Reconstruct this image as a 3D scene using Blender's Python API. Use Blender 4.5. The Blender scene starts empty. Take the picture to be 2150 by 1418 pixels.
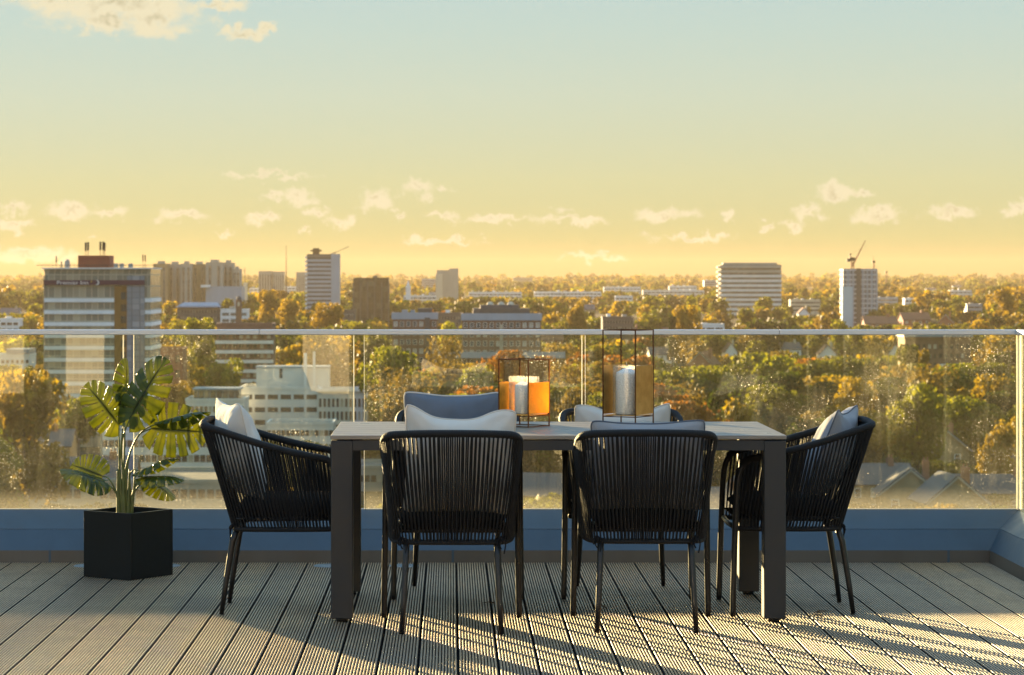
import bpy, math, random
import numpy as np
from mathutils import Vector, Matrix, Euler, noise as mnoise
S = bpy.context.scene
C = S.collection
R = math.radians
PI = math.pi
random.seed(7)

# ---------------------------------------------------------------- camera, sky, sun, exposure
EYE = 1.389
F = 5500.0                      # focal length in pixels of a 2150 px wide frame
cam = bpy.data.cameras.new('camera'); camo = bpy.data.objects.new('camera', cam); C.objects.link(camo)
camo.location = (0, 0, EYE); camo.rotation_euler = (PI/2, 0, 0)
cam.sensor_width = 36; cam.lens = F/2150*36; cam.shift_x = 0.06; cam.shift_y = -0.06
cam.clip_start = 0.1; cam.clip_end = 30000
cam.dof.use_dof = True; cam.dof.focus_distance = 10.7; cam.dof.aperture_fstop = 11.0
S.camera = camo
SUN_AZ, SUN_EL = 27.6, 5.7      # degrees left of the view axis, above the horizon
S.view_settings.view_transform = 'Standard'; S.view_settings.look = 'None'
S.view_settings.exposure = 2.3; S.view_settings.gamma = 1
S.render.engine = 'CYCLES'
S.cycles.use_denoising = True
S.cycles.max_bounces = 10; S.cycles.transparent_max_bounces = 16
S.cycles.volume_bounces = 0
S.cycles.caustics_reflective = False; S.cycles.caustics_refractive = False
S.cycles.sample_clamp_indirect = 6

sl = bpy.data.lights.new('sun', 'SUN'); sl.energy = 5.0; sl.angle = R(0.55); sl.color = (1.0, .71, .39)
slo = bpy.data.objects.new('sun', sl); C.objects.link(slo)
sd = Vector((-math.sin(R(SUN_AZ))*math.cos(R(SUN_EL)), math.cos(R(SUN_AZ))*math.cos(R(SUN_EL)), math.sin(R(SUN_EL))))
slo.rotation_euler = sd.to_track_quat('Z', 'Y').to_euler()

class NT:
    """tiny helper for node trees"""
    def __init__(s, nt): s.nt = nt
    def n(s, t, **k):
        nd = s.nt.nodes.new(t)
        for a, v in k.items():
            if a[0] == 'i' and (a[1:2].isupper() or a[1:].isdigit()):
                key = a[1:]
                nd.inputs[int(key) if key.isdigit() else key].default_value = v
            else: setattr(nd, a, v)
        return nd
    def l(s, a, b): s.nt.links.new(a, b)
    def val(s, v, inp):
        if hasattr(v, 'is_linked') or isinstance(v, bpy.types.NodeSocket): s.l(v, inp)
        else: inp.default_value = v
    def math(s, op, a, b=0.0, c=None, clamp=False):
        nd = s.n('ShaderNodeMath', operation=op); nd.use_clamp = clamp
        s.val(a, nd.inputs[0]); s.val(b, nd.inputs[1])
        if c is not None: s.val(c, nd.inputs[2])
        return nd.outputs[0]
    def vm(s, op, a, b=(0, 0, 0)):
        nd = s.n('ShaderNodeVectorMath', operation=op)
        s.val(a, nd.inputs[0]); s.val(b, nd.inputs[1])
        return nd.outputs['Value'] if op in ('LENGTH', 'DOT_PRODUCT') else nd.outputs[0]
    def mix(s, f, a, b, bt='MIX'):
        nd = s.n('ShaderNodeMix', data_type='RGBA', blend_type=bt)
        s.val(f, nd.inputs[0])
        for v, i in ((a, 6), (b, 7)):
            if isinstance(v, tuple) and len(v) == 3: v = v+(1,)
            s.val(v, nd.inputs[i])
        return nd.outputs[2]
    def ramp(s, f, stops, interp='LINEAR'):
        nd = s.n('ShaderNodeValToRGB'); r = nd.color_ramp; r.interpolation = interp
        while len(r.elements) < len(stops): r.elements.new(.5)
        for e, (p, c) in zip(r.elements, stops):
            e.position = p; e.color = c if len(c) == 4 else tuple(c)+(1,)
        s.l(f, nd.inputs[0]); return nd.outputs[0]
    def mr(s, v, a, b, c=0., d=1., t='SMOOTHSTEP'):
        nd = s.n('ShaderNodeMapRange', interpolation_type=t)
        s.val(v, nd.inputs[0])
        for i, q in enumerate((a, b, c, d)): nd.inputs[i+1].default_value = q
        return nd.outputs[0]

def srgb(r, g, b):
    f = lambda c: (c/255/12.92) if c/255 <= .04045 else ((c/255+.055)/1.055)**2.4
    return (f(r), f(g), f(b))

world = bpy.data.worlds.new('World'); S.world = world; world.use_nodes = True
N = NT(world.node_tree); bg = world.node_tree.nodes['Background']
sky = N.n('ShaderNodeTexSky', sky_type='NISHITA', sun_disc=False)
sky.sun_elevation = R(SUN_EL); sky.sun_rotation = R(-SUN_AZ); sky.dust_density = 1.6
tc = N.n('ShaderNodeTexCoord'); sp = N.n('ShaderNodeSeparateXYZ'); N.l(tc.outputs['Generated'], sp.inputs[0])
# colour of the evening air by height above the horizon (sine of the elevation)
SK = 1.47
ramp = N.ramp(N.math('POWER', N.math('MAXIMUM', sp.outputs[2], 0.0), .5), [
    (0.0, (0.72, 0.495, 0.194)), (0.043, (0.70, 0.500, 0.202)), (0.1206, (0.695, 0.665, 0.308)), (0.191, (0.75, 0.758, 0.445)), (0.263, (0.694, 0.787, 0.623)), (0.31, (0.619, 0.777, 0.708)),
    (.42, srgb(186, 218, 236)), (.65, (.52, .80, 1.08)), (1.0, (.46, .76, 1.12))])  # sky above the frame brightened as added fill light
graded = N.mix(1.0, sky.outputs[0], (.11, .17, .26), 'MULTIPLY')
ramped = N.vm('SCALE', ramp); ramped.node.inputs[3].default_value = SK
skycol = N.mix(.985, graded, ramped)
# clouds, placed by direction
yy = N.math('MAXIMUM', sp.outputs[1], .05)
uv = N.n('ShaderNodeCombineXYZ'); N.l(N.math('DIVIDE', sp.outputs[0], yy), uv.inputs[0]); N.l(N.math('DIVIDE', sp.outputs[2], yy), uv.inputs[1])
n1 = N.n('ShaderNodeTexNoise', iScale=150., iDetail=5., iRoughness=.62); n1.noise_dimensions = '2D'; N.l(uv.outputs[0], n1.inputs['Vector'])
mp = N.n('ShaderNodeMapping'); mp.inputs['Scale'].default_value = (1, 1.7, 1); mp.inputs['Location'].default_value = (3, 7, 0); N.l(uv.outputs[0], mp.inputs[0])
n2 = N.n('ShaderNodeTexNoise', iScale=100., iDetail=4.5, iRoughness=.5); n2.noise_dimensions = '2D'; N.l(mp.outputs[0], n2.inputs['Vector'])
off = N.vm('SCALE', N.vm('SUBTRACT', n1.outputs['Color'], (.5, .5, .5))); off.node.inputs[3].default_value = .012
wuv = N.vm('ADD', uv.outputs[0], off)
CL = [(235, 5, 190, 36), (120, -4, 110, 32), (320, 40, 105, 34), (225, 40, 130, 26), (505, 68, 60, 16), (560, 60, 28, 12), (450, 12, 70, 14), (565, 369, 80, 6), (575, 412, 26, 9), (628, 411, 34, 18), (148, 442, 58, 18),
      (228, 448, 30, 12), (25, 438, 40, 13), (30, 474, 44, 12), (382, 453, 56, 14), (550, 458, 34, 13), (670, 449, 28, 13), (712, 466, 26, 15), (785, 420, 36, 20), (877, 398, 36, 17), (930, 400, 14, 6), (838, 453, 13, 11),
      (925, 453, 34, 9), (1035, 460, 68, 9), (1185, 441, 26, 7), (1195, 465, 64, 9), (470, 493, 26, 7), (1400, 452, 70, 16), (1537, 448, 12, 13), (1695, 445, 30, 16),
      (1668, 472, 30, 12), (1748, 405, 38, 18), (1795, 407, 30, 10), (1840, 452, 50, 15), (1995, 447, 52, 15), (2135, 440, 28, 13), (1450, 498, 80, 8), (930, 505, 80, 7), (640, 486, 14, 6), (1610, 475, 14, 7), (60, 535, 110, 16), (1250, 540, 70, 8), (190, 494, 14, 6)]
field = None; low = None
for i, (x, y, w, h) in enumerate(CL):
    c = ((x-946)/F, (580-y)/F, 0)
    v = N.vm('MULTIPLY', N.vm('SUBTRACT', wuv, c), (F/w, F/h, 0))
    L = N.vm('LENGTH', v)
    field = L if field is None else N.math('MINIMUM', field, L)
f2 = N.math('ADD', field, N.math('MULTIPLY', N.math('SUBTRACT', n2.outputs[0], .5), 1.7))
cm = N.math('MULTIPLY', N.mr(f2, 1.3, .45), N.math('GREATER_THAN', sp.outputs[1], .05))
shade = N.mr(N.math('ADD', field, N.math('MULTIPLY', N.math('SUBTRACT', n1.outputs[0], .5), .9)), .45, -.25)
cc = N.mix(shade, srgb(255, 243, 205), srgb(206, 194, 156))
ccs = N.vm('SCALE', cc); ccs.node.inputs[3].default_value = SK
fin = N.mix(N.math('MULTIPLY', cm, .92), skycol, ccs)
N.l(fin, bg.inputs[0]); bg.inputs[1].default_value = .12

# ---------------------------------------------------------------- helpers
def tag(o, label=None, cat=None, group=None, kind=None):
    if label: o['label'] = label
    if cat: o['category'] = cat
    if group: o['group'] = group
    if kind: o['kind'] = kind
    return o
def empty(name, loc=(0, 0, 0), rz=0, label=None, cat=None, group=None, rot=None):
    o = bpy.data.objects.new(name, None); C.objects.link(o); o.location = loc
    o.rotation_euler = rot if rot else (0, 0, rz); o.empty_display_size = .1
    return tag(o, label, cat, group)
def copy_tree(o, parent=None):
    c = o.copy(); C.objects.link(c)
    if parent is not None: c.parent = parent
    for ch in o.children: copy_tree(ch, c)
    return c
class MB:
    def __init__(s): s.v = []; s.f = []; s.sm = []
    def add(s, vs, fs, smooth=False, M=None):
        b = len(s.v)
        s.v += [tuple(M @ Vector(p)) if M is not None else tuple(p) for p in vs]
        s.f += [tuple(i+b for i in f) for f in fs]; s.sm += [smooth]*len(fs)
        return s
    def box(s, x0, x1, y0, y1, z0, z1, M=None):
        vs = [(x0, y0, z0), (x1, y0, z0), (x1, y1, z0), (x0, y1, z0), (x0, y0, z1), (x1, y0, z1), (x1, y1, z1), (x0, y1, z1)]
        return s.add(vs, [(0, 3, 2, 1), (4, 5, 6, 7), (0, 1, 5, 4), (1, 2, 6, 5), (2, 3, 7, 6), (3, 0, 4, 7)], False, M)
    def bbox(s, x0, x1, y0, y1, z0, z1, b=.003):
        """box with bevelled vertical and top edges"""
        r = lambda e: [(x0+e+b*0, y0+e, 0), (x1-e, y0+e, 0), (x1-e, y1-e, 0), (x0+e, y1-e, 0)]
        oc = lambda e: [(x0+e+b, y0+e), (x1-e-b, y0+e), (x1-e, y0+e+b), (x1-e, y1-e-b), (x1-e-b, y1-e), (x0+e+b, y1-e), (x0+e, y1-e-b), (x0+e, y0+e+b)]
        rings = [(oc(b), z0), (oc(0), z0+b), (oc(0), z1-b), (oc(b), z1)]
        vs = [(x, y, z) for ring, z in rings for x, y in ring]
        fs = [tuple(range(7, -1, -1)), tuple(range(24, 32))]
        for k in range(3):
            for i in range(8): fs.append((k*8+i, k*8+(i+1) % 8, k*8+8+(i+1) % 8, k*8+8+i))
        return s.add(vs, fs)
    def tube(s, pts, r, n=8, cap=True, closed=False):
        pts = [Vector(p) for p in pts]; m = len(pts)
        rr = r if hasattr(r, '__len__') else [r]*m
        b = len(s.v); up = None
        for i, p in enumerate(pts):
            a = pts[(i-1) % m] if (i or closed) else p; c = pts[(i+1) % m] if (i < m-1 or closed) else p
            t = (c-a).normalized()
            if up is None:
                up = Vector((0, 0, 1)) if abs(t.z) < .9 else Vector((0, 1, 0))
            up = (up-t*up.dot(t)).normalized(); side = t.cross(up)
            for k in range(n):
                an = 2*PI*k/n
                s.v.append(tuple(p+(up*math.cos(an)+side*math.sin(an))*rr[i]))
        for i in range(m if closed else m-1):
            j = (i+1) % m
            for k in range(n):
                s.f.append((b+i*n+k, b+j*n+k, b+j*n+(k+1) % n, b+i*n+(k+1) % n)); s.sm.append(True)
        if cap and not closed:
            s.f.append(tuple(b+k for k in range(n))); s.sm.append(False)
            s.f.append(tuple(b+(m-1)*n+k for k in range(n-1, -1, -1))); s.sm.append(False)
        return s
    def lathe(s, prof, n=24, c=(0, 0, 0), smooth=True):
        b = len(s.v); m = len(prof)
        for r, z in prof:
            for k in range(n): s.v.append((c[0]+r*math.cos(2*PI*k/n), c[1]+r*math.sin(2*PI*k/n), c[2]+z))
        for i in range(m-1):
            for k in range(n): s.f.append((b+i*n+k, b+i*n+(k+1) % n, b+(i+1)*n+(k+1) % n, b+(i+1)*n+k)); s.sm.append(smooth)
        return s
    def prism(s, poly, y0, y1, M=None):
        """polygon in xz (counter-clockwise seen from -y), extruded along y"""
        n = len(poly); vs = [(x, y0, z) for x, z in poly]+[(x, y1, z) for x, z in poly]
        fs = [tuple(range(n)), tuple(range(2*n-1, n-1, -1))]+[(i, i+n, (i+1) % n+n, (i+1) % n) for i in range(n)]
        return s.add(vs, fs, False, M)
    def mesh(s, name):
        me = bpy.data.meshes.new(name); me.from_pydata(s.v, [], s.f)
        me.polygons.foreach_set('use_smooth', s.sm); me.update(); return me
    def build(s, name, mat=None, parent=None, loc=None, rot=None):
        me = s.mesh(name)
        if mat: me.materials.append(mat)
        o = bpy.data.objects.new(name, me); C.objects.link(o)
        if parent is not None: o.parent = parent
        if loc: o.location = loc
        if rot: o.rotation_euler = rot
        return o
def npmesh(name, co, nq, mat, attr=None, smooth=False):
    """quads mesh from an (nq*4,3) array"""
    me = bpy.data.meshes.new(name); nv = len(co)
    me.vertices.add(nv); me.vertices.foreach_set('co', np.ascontiguousarray(co, dtype=np.float32).ravel())
    me.loops.add(nv); me.loops.foreach_set('vertex_index', np.arange(nv, dtype=np.int32))
    me.polygons.add(nq); me.polygons.foreach_set('loop_start', np.arange(0, nv, 4, dtype=np.int32))
    if smooth: me.polygons.foreach_set('use_smooth', np.ones(nq, dtype=bool))
    if attr is not None:
        a = me.attributes.new('tint', 'FLOAT_COLOR', 'FACE')
        a.data.foreach_set('color', np.ascontiguousarray(attr, dtype=np.float32).ravel())
    me.materials.append(mat); me.update(calc_edges=True); return me

# ---------------------------------------------------------------- materials
def mat(name):
    m = bpy.data.materials.new(name); m.use_nodes = True
    n = NT(m.node_tree); b = m.node_tree.nodes['Principled BSDF']; return m, n, b
def simple(name, col, rough=.6, metal=0., var=.15, scale=8., bump=0., bscale=60., coord='Object', spec=.5, stretch=None):
    m, n, b = mat(name)
    t = n.n('ShaderNodeTexCoord').outputs[coord]
    if stretch:
        mpn = n.n('ShaderNodeMapping'); mpn.inputs['Scale'].default_value = stretch; n.l(t, mpn.inputs[0]); t = mpn.outputs[0]
    nz = n.n('ShaderNodeTexNoise', iScale=scale, iDetail=5., iRoughness=.6); n.l(t, nz.inputs['Vector'])
    lo = tuple(c*(1-var) for c in col); hi = tuple(min(1, c*(1+var)) for c in col)
    n.l(n.ramp(nz.outputs[0], [(.3, lo), (.7, hi)]), b.inputs['Base Color'])
    b.inputs['Roughness'].default_value = rough; b.inputs['Metallic'].default_value = metal
    b.inputs['Specular IOR Level'].default_value = spec
    rr = n.mr(nz.outputs[0], .3, .7, max(0, rough-.08), min(1, rough+.08)); n.l(rr, b.inputs['Roughness'])
    if bump:
        nb = n.n('ShaderNodeTexNoise', iScale=bscale, iDetail=3.); n.l(t, nb.inputs['Vector'])
        bp = n.n('ShaderNodeBump', iStrength=bump, iDistance=.01); n.l(nb.outputs[0], bp.inputs['Height']); n.l(bp.outputs[0], b.inputs['Normal'])
    return m

M = {}
M['rope'] = simple('black_rope', (.007, .007, .008), .55, var=.3, scale=30, bump=.5, bscale=900, spec=.4)
M['frame'] = simple('black_powder_coat', (.007, .007, .008), .34, var=.1, bump=.05, bscale=1500)
M['pad'] = simple('charcoal_fabric', (.012, .012, .014), .9, var=.2, scale=40, bump=.3, bscale=800, spec=.2)
M['table_frame'] = simple('charcoal_aluminium', (.022, .024, .027), .5, var=.08, bump=.04, bscale=900)
M['cream'] = simple('cream_canvas', (.72, .68, .62), .9, var=.04, scale=12, bump=.35, bscale=500, spec=.2)
M['cream_pipe'] = simple('cream_piping', (.66, .60, .52), .9, var=.05)
M['bluegrey'] = simple('slate_canvas', (.16, .19, .24), .9, var=.06, scale=12, bump=.35, bscale=500, spec=.2)
M['palegrey'] = simple('dove_grey_canvas', (.34, .35, .38), .9, var=.05, scale=12, bump=.35, bscale=500, spec=.2)
M['grey_pipe'] = simple('dark_piping', (.10, .12, .16), .8, var=.05)
M['pale_pipe'] = simple('pale_piping', (.62, .60, .55), .8, var=.05)
M['upstand'] = simple('slate_blue_metal', (.046, .082, .124), .42, metal=.0, var=.15, scale=5, bump=.03, bscale=4, spec=.6)
M['upstand_lip'] = simple('warm_lit_metal_trim', (.13, .11, .09), .5, var=.15, scale=4, stretch=(1, 1, .1))  # warm bounce light put into the brown of the kerb face
M['rail'] = simple('brushed_steel', (.72, .72, .72), .42, metal=.35, var=.04, scale=5, stretch=(.5, 8, 8))
M['planter'] = simple('black_planter', (.006, .008, .009), .42, var=.12, scale=14, bump=.04, bscale=300, spec=.22)
M['soil'] = simple('soil', (.03, .02, .012), .95, var=.4, scale=60, bump=1, bscale=80)
M['candle'] = simple('white_wax', (.93, .92, .92), .45, var=.02)
M['candle'].node_tree.nodes['Principled BSDF'].inputs['Subsurface Weight'].default_value = .0
M['candle'].node_tree.nodes['Principled BSDF'].inputs['Subsurface Radius'].default_value = (.02, .015, .012)
M['wick'] = simple('cotton_wick', (.5, .45, .38), .9)
M['bronze'] = simple('bronze_wire', (.12, .055, .022), .4, metal=.9, var=.3, scale=30)
M['cover'] = simple('grey_plastic_disc', (.20, .23, .25), .6, var=.1)
M['twig'] = simple('dry_twig', (.10, .06, .03), .9, var=.3)
M['render_wall'] = simple('pale_render', (.70, .64, .52), .85, var=.08, scale=1.5)
M['dark_glass'] = simple('dark_window_glass', (.02, .025, .03), .1, var=.1)
M['asphalt'] = simple('asphalt', (.055, .055, .055), .9, var=.2, scale=.3)

def copper(name, c1, c2, rough):
    m, n, b = mat(name); t = n.n('ShaderNodeTexCoord').outputs['Object']
    a = n.n('ShaderNodeTexNoise', iScale=22., iDetail=6., iRoughness=.65); n.l(t, a.inputs['Vector'])
    n.l(n.ramp(a.outputs[0], [(.35, c1), (.65, c2)]), b.inputs['Base Color'])
    b.inputs['Metallic'].default_value = .9
    n.l(n.mr(a.outputs[0], .3, .7, rough-.08, rough+.12), b.inputs['Roughness']); return m
M['copper'] = copper('aged_copper', (.60, .28, .04), (.88, .46, .07), .42)
M['brass'] = copper('aged_brass', (.46, .25, .07), (.64, .38, .12), .42)

# tabletop slats: weathered grey-brown composite
m, n, b = mat('table_slats'); t = n.n('ShaderNodeTexCoord').outputs['Object']
mpn = n.n('ShaderNodeMapping'); mpn.inputs['Scale'].default_value = (1.2, 26, 20); n.l(t, mpn.inputs[0])
a = n.n('ShaderNodeTexNoise', iScale=5., iDetail=6.); n.l(mpn.outputs[0], a.inputs['Vector'])
n.l(n.ramp(a.outputs[0], [(.3, (.19, .16, .13)), (.7, (.30, .255, .21))]), b.inputs['Base Color'])
a2 = n.n('ShaderNodeTexNoise', iScale=7., iDetail=3.); n.l(t, a2.inputs['Vector'])
n.l(n.mr(a2.outputs[0], .60, .74, .46, .22), b.inputs['Roughness'])
bp = n.n('ShaderNodeBump', iStrength=.12, iDistance=.004); n.l(a.outputs[0], bp.inputs['Height']); n.l(bp.outputs[0], b.inputs['Normal'])
M['slats'] = m

# deck boards
m, n, b = mat('deck_composite'); geo = n.n('ShaderNodeTexCoord'); t = geo.outputs['Object']
sx = n.n('ShaderNodeSeparateXYZ'); n.l(t, sx.inputs[0])
bi = n.math('FLOOR', n.math('DIVIDE', n.math('ADD', sx.outputs[0], 20.0), .1438))
wn = n.n('ShaderNodeTexWhiteNoise', noise_dimensions='1D'); n.l(bi, wn.inputs['W'])
mpn = n.n('ShaderNodeMapping'); mpn.inputs['Scale'].default_value = (60, 4, 1); n.l(t, mpn.inputs[0])
a = n.n('ShaderNodeTexNoise', iScale=1.5, iDetail=7., iRoughness=.7); n.l(mpn.outputs[0], a.inputs['Vector'])
a3 = n.n('ShaderNodeTexNoise', iScale=2.2, iDetail=5., iRoughness=.6); n.l(t, a3.inputs['Vector'])
base = n.ramp(a.outputs[0], [(.25, (.34, .22, .12)), (.75, (.66, .45, .26))])
base = n.mix(n.mr(wn.outputs[0], 0, 1, 0, .6, 'LINEAR'), base, (.29, .24, .19))
base = n.mix(n.mr(a3.outputs[0], .42, .72, 0, .45), base, (.24, .20, .165))
vor = n.n('ShaderNodeTexVoronoi', iScale=9.); n.l(t, vor.inputs['Vector'])
base = n.mix(n.math('LESS_THAN', vor.outputs['Distance'], .028), base, (.02, .015, .01))
n.l(base, b.inputs['Base Color'])
n.l(n.mr(a3.outputs[0], .35, .7, .36, .52), b.inputs['Roughness'])
bp = n.n('ShaderNodeBump', iStrength=.25, iDistance=.002); n.l(a.outputs[0], bp.inputs['Height']); n.l(bp.outputs[0], b.inputs['Normal'])
M['deck'] = m
M['deck_under_groove_shade'] = simple('deck_underlay_groove_shade', (.02, .02, .02), .9)

# balustrade glass: clear, faintly reflective, with dried-on dirt
def glass_mat(name, dirt=True, tint=(.93, .95, .86), spots=1.0):
    m = bpy.data.materials.new(name); m.use_nodes = True; n = NT(m.node_tree); m.node_tree.nodes.clear()
    out = n.n('ShaderNodeOutputMaterial')
    tr = n.n('ShaderNodeBsdfTransparent'); tr.inputs[0].default_value = tint+(1,)
    gl = n.n('ShaderNodeBsdfGlossy'); gl.inputs['Roughness'].default_value = .0; gl.inputs[0].default_value = (1, 1, 1, 1)
    fr = n.n('ShaderNodeFresnel'); gm = n.n('ShaderNodeNewGeometry'); n.l(n.mr(gm.outputs['Backfacing'], 0, 1, 1.45, 1/1.45, 'LINEAR'), fr.inputs[0])
    mx = n.n('ShaderNodeMixShader'); n.l(fr.outputs[0], mx.inputs[0]); n.l(tr.outputs[0], mx.inputs[1]); n.l(gl.outputs[0], mx.inputs[2])
    last = mx.outputs[0]
    if dirt:
        t = n.n('ShaderNodeTexCoord').outputs['Object']; sx = n.n('ShaderNodeSeparateXYZ'); n.l(t, sx.inputs[0])
        fl = n.n('ShaderNodeCombineXYZ'); n.l(sx.outputs[0], fl.inputs[0]); n.l(sx.outputs[2], fl.inputs[1]); n.l(sx.outputs[1], fl.inputs[2]); fl = fl.outputs[0]
        nz = n.n('ShaderNodeTexNoise', iScale=3.2, iDetail=4.); n.l(fl, nz.inputs['Vector'])
        dens = n.mr(nz.outputs[0], .38, .72, .15, 1.0)
        tot = None
        for sc, th, amp in ((150., .17, .5), (55., .095, .8), (17., .04, .9)):
            v = n.n('ShaderNodeTexVoronoi', iScale=sc); n.l(fl, v.inputs['Vector'])
            cs = n.n('ShaderNodeSeparateColor'); n.l(v.outputs['Color'], cs.inputs[0])
            rad = n.math('MULTIPLY', n.math('MULTIPLY', cs.outputs[0], cs.outputs[1]), n.math('MULTIPLY', dens, th*2.6*spots))
            hit = n.math('MULTIPLY', n.math('LESS_THAN', v.outputs['Distance'], rad), amp)
            tot = hit if tot is None else n.math('MAXIMUM', tot, hit)
        # grime settled along the foot of the pane, streaks and smears
        mp2 = n.n('ShaderNodeMapping'); mp2.inputs['Scale'].default_value = (30, 2.0, 1); n.l(fl, mp2.inputs[0])
        st = n.n('ShaderNodeTexNoise', iScale=1., iDetail=5.); n.l(mp2.outputs[0], st.inputs['Vector'])
        g2 = n.n('ShaderNodeTexNoise', iScale=110., iDetail=6., iRoughness=.75); n.l(fl, g2.inputs['Vector'])
        foot = n.math('MULTIPLY', n.mr(sx.outputs[2], .37, .235, 0, .13), n.mr(g2.outputs[0], .3, .7, .25, 1.0))
        film = n.math('MULTIPLY', n.mr(st.outputs[0], .45, .8, .010, .045), dens)
        sm = n.n('ShaderNodeTexNoise', iScale=5., iDetail=8., iRoughness=.7, iDistortion=1.2); n.l(fl, sm.inputs['Vector'])
        smear = n.math('MULTIPLY', n.mr(sm.outputs[0], .70, .76, 0, .45), n.mr(g2.outputs[0], .4, .6))
        tot = n.math('MAXIMUM', n.math('MAXIMUM', tot, foot), n.math('MAXIMUM', film, smear), clamp=True)
        df = n.n('ShaderNodeBsdfDiffuse'); df.inputs[0].default_value = (.62, .60, .5, 1)
        tl = n.n('ShaderNodeBsdfTranslucent'); tl.inputs[0].default_value = (.75, .72, .6, 1)
        ds = n.n('ShaderNodeMixShader'); ds.inputs[0].default_value = .6; n.l(df.outputs[0], ds.inputs[1]); n.l(tl.outputs[0], ds.inputs[2])
        m2 = n.n('ShaderNodeMixShader'); n.l(tot, m2.inputs[0]); n.l(last, m2.inputs[1]); n.l(ds.outputs[0], m2.inputs[2]); last = m2.outputs[0]
    n.l(last, out.inputs[0]); return m
M['glass'] = glass_mat('balustrade_glass')
M['vase'] = glass_mat('ribbed_glass', False, (.985, .98, .96))
# seedy glass of the candle cylinders: faint frosting
n = NT(M['vase'].node_tree); ou = [x for x in M['vase'].node_tree.nodes if x.type == 'OUTPUT_MATERIAL'][0]
src = ou.inputs[0].links[0].from_socket
t = n.n('ShaderNodeTexCoord').outputs['Object']
nz = n.n('ShaderNodeTexNoise', iScale=260., iDetail=3.); n.l(t, nz.inputs['Vector'])
tl = n.n('ShaderNodeBsdfTranslucent'); tl.inputs[0].default_value = (.9, .85, .7, 1)
m2 = n.n('ShaderNodeMixShader'); n.l(n.mr(nz.outputs[0], .42, .62, .03, .26), m2.inputs[0]); n.l(src, m2.inputs[1]); n.l(tl.outputs[0], m2.inputs[2]); n.l(m2.outputs[0], ou.inputs[0])
# polished pane edge
m, n, b = mat('glass_edge'); b.inputs['Base Color'].default_value = (.85, .88, .82, 1); b.inputs['Roughness'].default_value = .25
b.inputs['Transmission Weight'].default_value = .0
nd = m.node_tree; ou = nd.nodes['Material Output']; tl = n.n('ShaderNodeBsdfTranslucent'); tl.inputs[0].default_value = (.95, .93, .85, 1)
mx = n.n('ShaderNodeMixShader'); mx.inputs[0].default_value = .6; n.l(b.outputs[0], mx.inputs[1]); n.l(tl.outputs[0], mx.inputs[2]); n.l(mx.outputs[0], ou.inputs[0])
M['glass_edge'] = m

# foliage
def leafmat(name, col, tcol, trans=.5, gloss=.0, attr=False, nscale=.35):
    m, n, b = mat(name); nd = m.node_tree; ou = nd.nodes['Material Output']
    t = n.n('ShaderNodeTexCoord').outputs['Object']
    if attr: c0 = n.n('ShaderNodeAttribute', attribute_name='tint').outputs['Color']
    else:
        nz = n.n('ShaderNodeTexNoise', iScale=nscale, iDetail=4., iRoughness=.7); n.l(t, nz.inputs['Vector'])
        c0 = n.ramp(nz.outputs[0], [(.32, tuple(c*.68 for c in col)), (.5, col), (.68, tcol)])
    n.l(c0, b.inputs['Base Color']); b.inputs['Roughness'].default_value = .6 if not gloss else gloss
    b.inputs['Specular IOR Level'].default_value = .25 if not gloss else .5
    tl = n.n('ShaderNodeBsdfTranslucent')
    n.l(n.mix(.8, c0, (1.45, 1.35, .7), 'MULTIPLY'), tl.inputs[0])
    mx = n.n('ShaderNodeMixShader'); mx.inputs[0].default_value = trans
    n.l(b.outputs[0], mx.inputs[1]); n.l(tl.outputs[0], mx.inputs[2]); n.l(mx.outputs[0], ou.inputs[0]); return m
FOL = {
    'golden': ((.23, .160, .010), (.38, .27, .018)),
    'olive green': ((.080, .090, .008), (.155, .155, .014)),
    'dark green': ((.030, .045, .009), (.062, .080, .015)),
    'russet': ((.21, .088, .016), (.33, .145, .026)),
    'yellow green': ((.150, .165, .009), (.28, .275, .018)),
    'brown': ((.13, .092, .019), (.21, .150, .032)),
}
for k, (a, b_) in FOL.items(): M[k] = leafmat(k.replace(' ', '_')+'_foliage', a, b_)
M['foliage_mass'] = leafmat('mixed_foliage', None, None, attr=True)
M['bark'] = simple('bark', (.07, .05, .035), .95, var=.3, scale=3, stretch=(6, 6, 1))

# ---------------------------------------------------------------- places in the city
GZ = -41.0
def sst(x): x = min(1, max(0, x)); return x*x*(3-2*x)
def ground(x, y):
    z = GZ+1.5*sst((y-900)/400)+9*sst((y-1150)/800)+6.5*sst((y-2200)/5000)
    z += (mnoise.noise((x/700, y/900, 1.3)))*(1.0+4.5*sst((y-2500)/5000))
    return z
def WX(px, D): return (px-946)/F*D
def WZ(py, D): return EYE-(py-580)/F*D
def PX(x, y): return 946+x/y*F
def PY(z, y): return 580-(z-EYE)/y*F

ys = list(np.concatenate([np.linspace(-500, 1500, 21), np.geomspace(1600, 9600, 60)])); xs = list(np.linspace(-3200, 3200, 97))
vs = [(x, y, ground(x, y)) for y in ys for x in xs]; nx = len(xs)
g = MB(); g.v = vs
g.f = [(j*nx+i, j*nx+i+1, (j+1)*nx+i+1, (j+1)*nx+i) for j in range(len(ys)-1) for i in range(nx-1)]; g.sm = [True]*len(g.f)
m, n, b = mat('parkland_ground'); t = n.n('ShaderNodeTexCoord').outputs['Object']
a = n.n('ShaderNodeTexNoise', iScale=.02, iDetail=8., iRoughness=.65); n.l(t, a.inputs['Vector'])
a2 = n.n('ShaderNodeTexNoise', iScale=.12, iDetail=6., iRoughness=.7); n.l(t, a2.inputs['Vector'])
col = n.ramp(a.outputs[0], [(.35, (.05, .055, .02)), (.5, (.11, .085, .035)), (.62, (.09, .085, .06)), (.7, (.13, .11, .08))])
col = n.mix(n.mr(a2.outputs[0], .4, .65, 0, .7), col, (.045, .045, .02))
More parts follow.
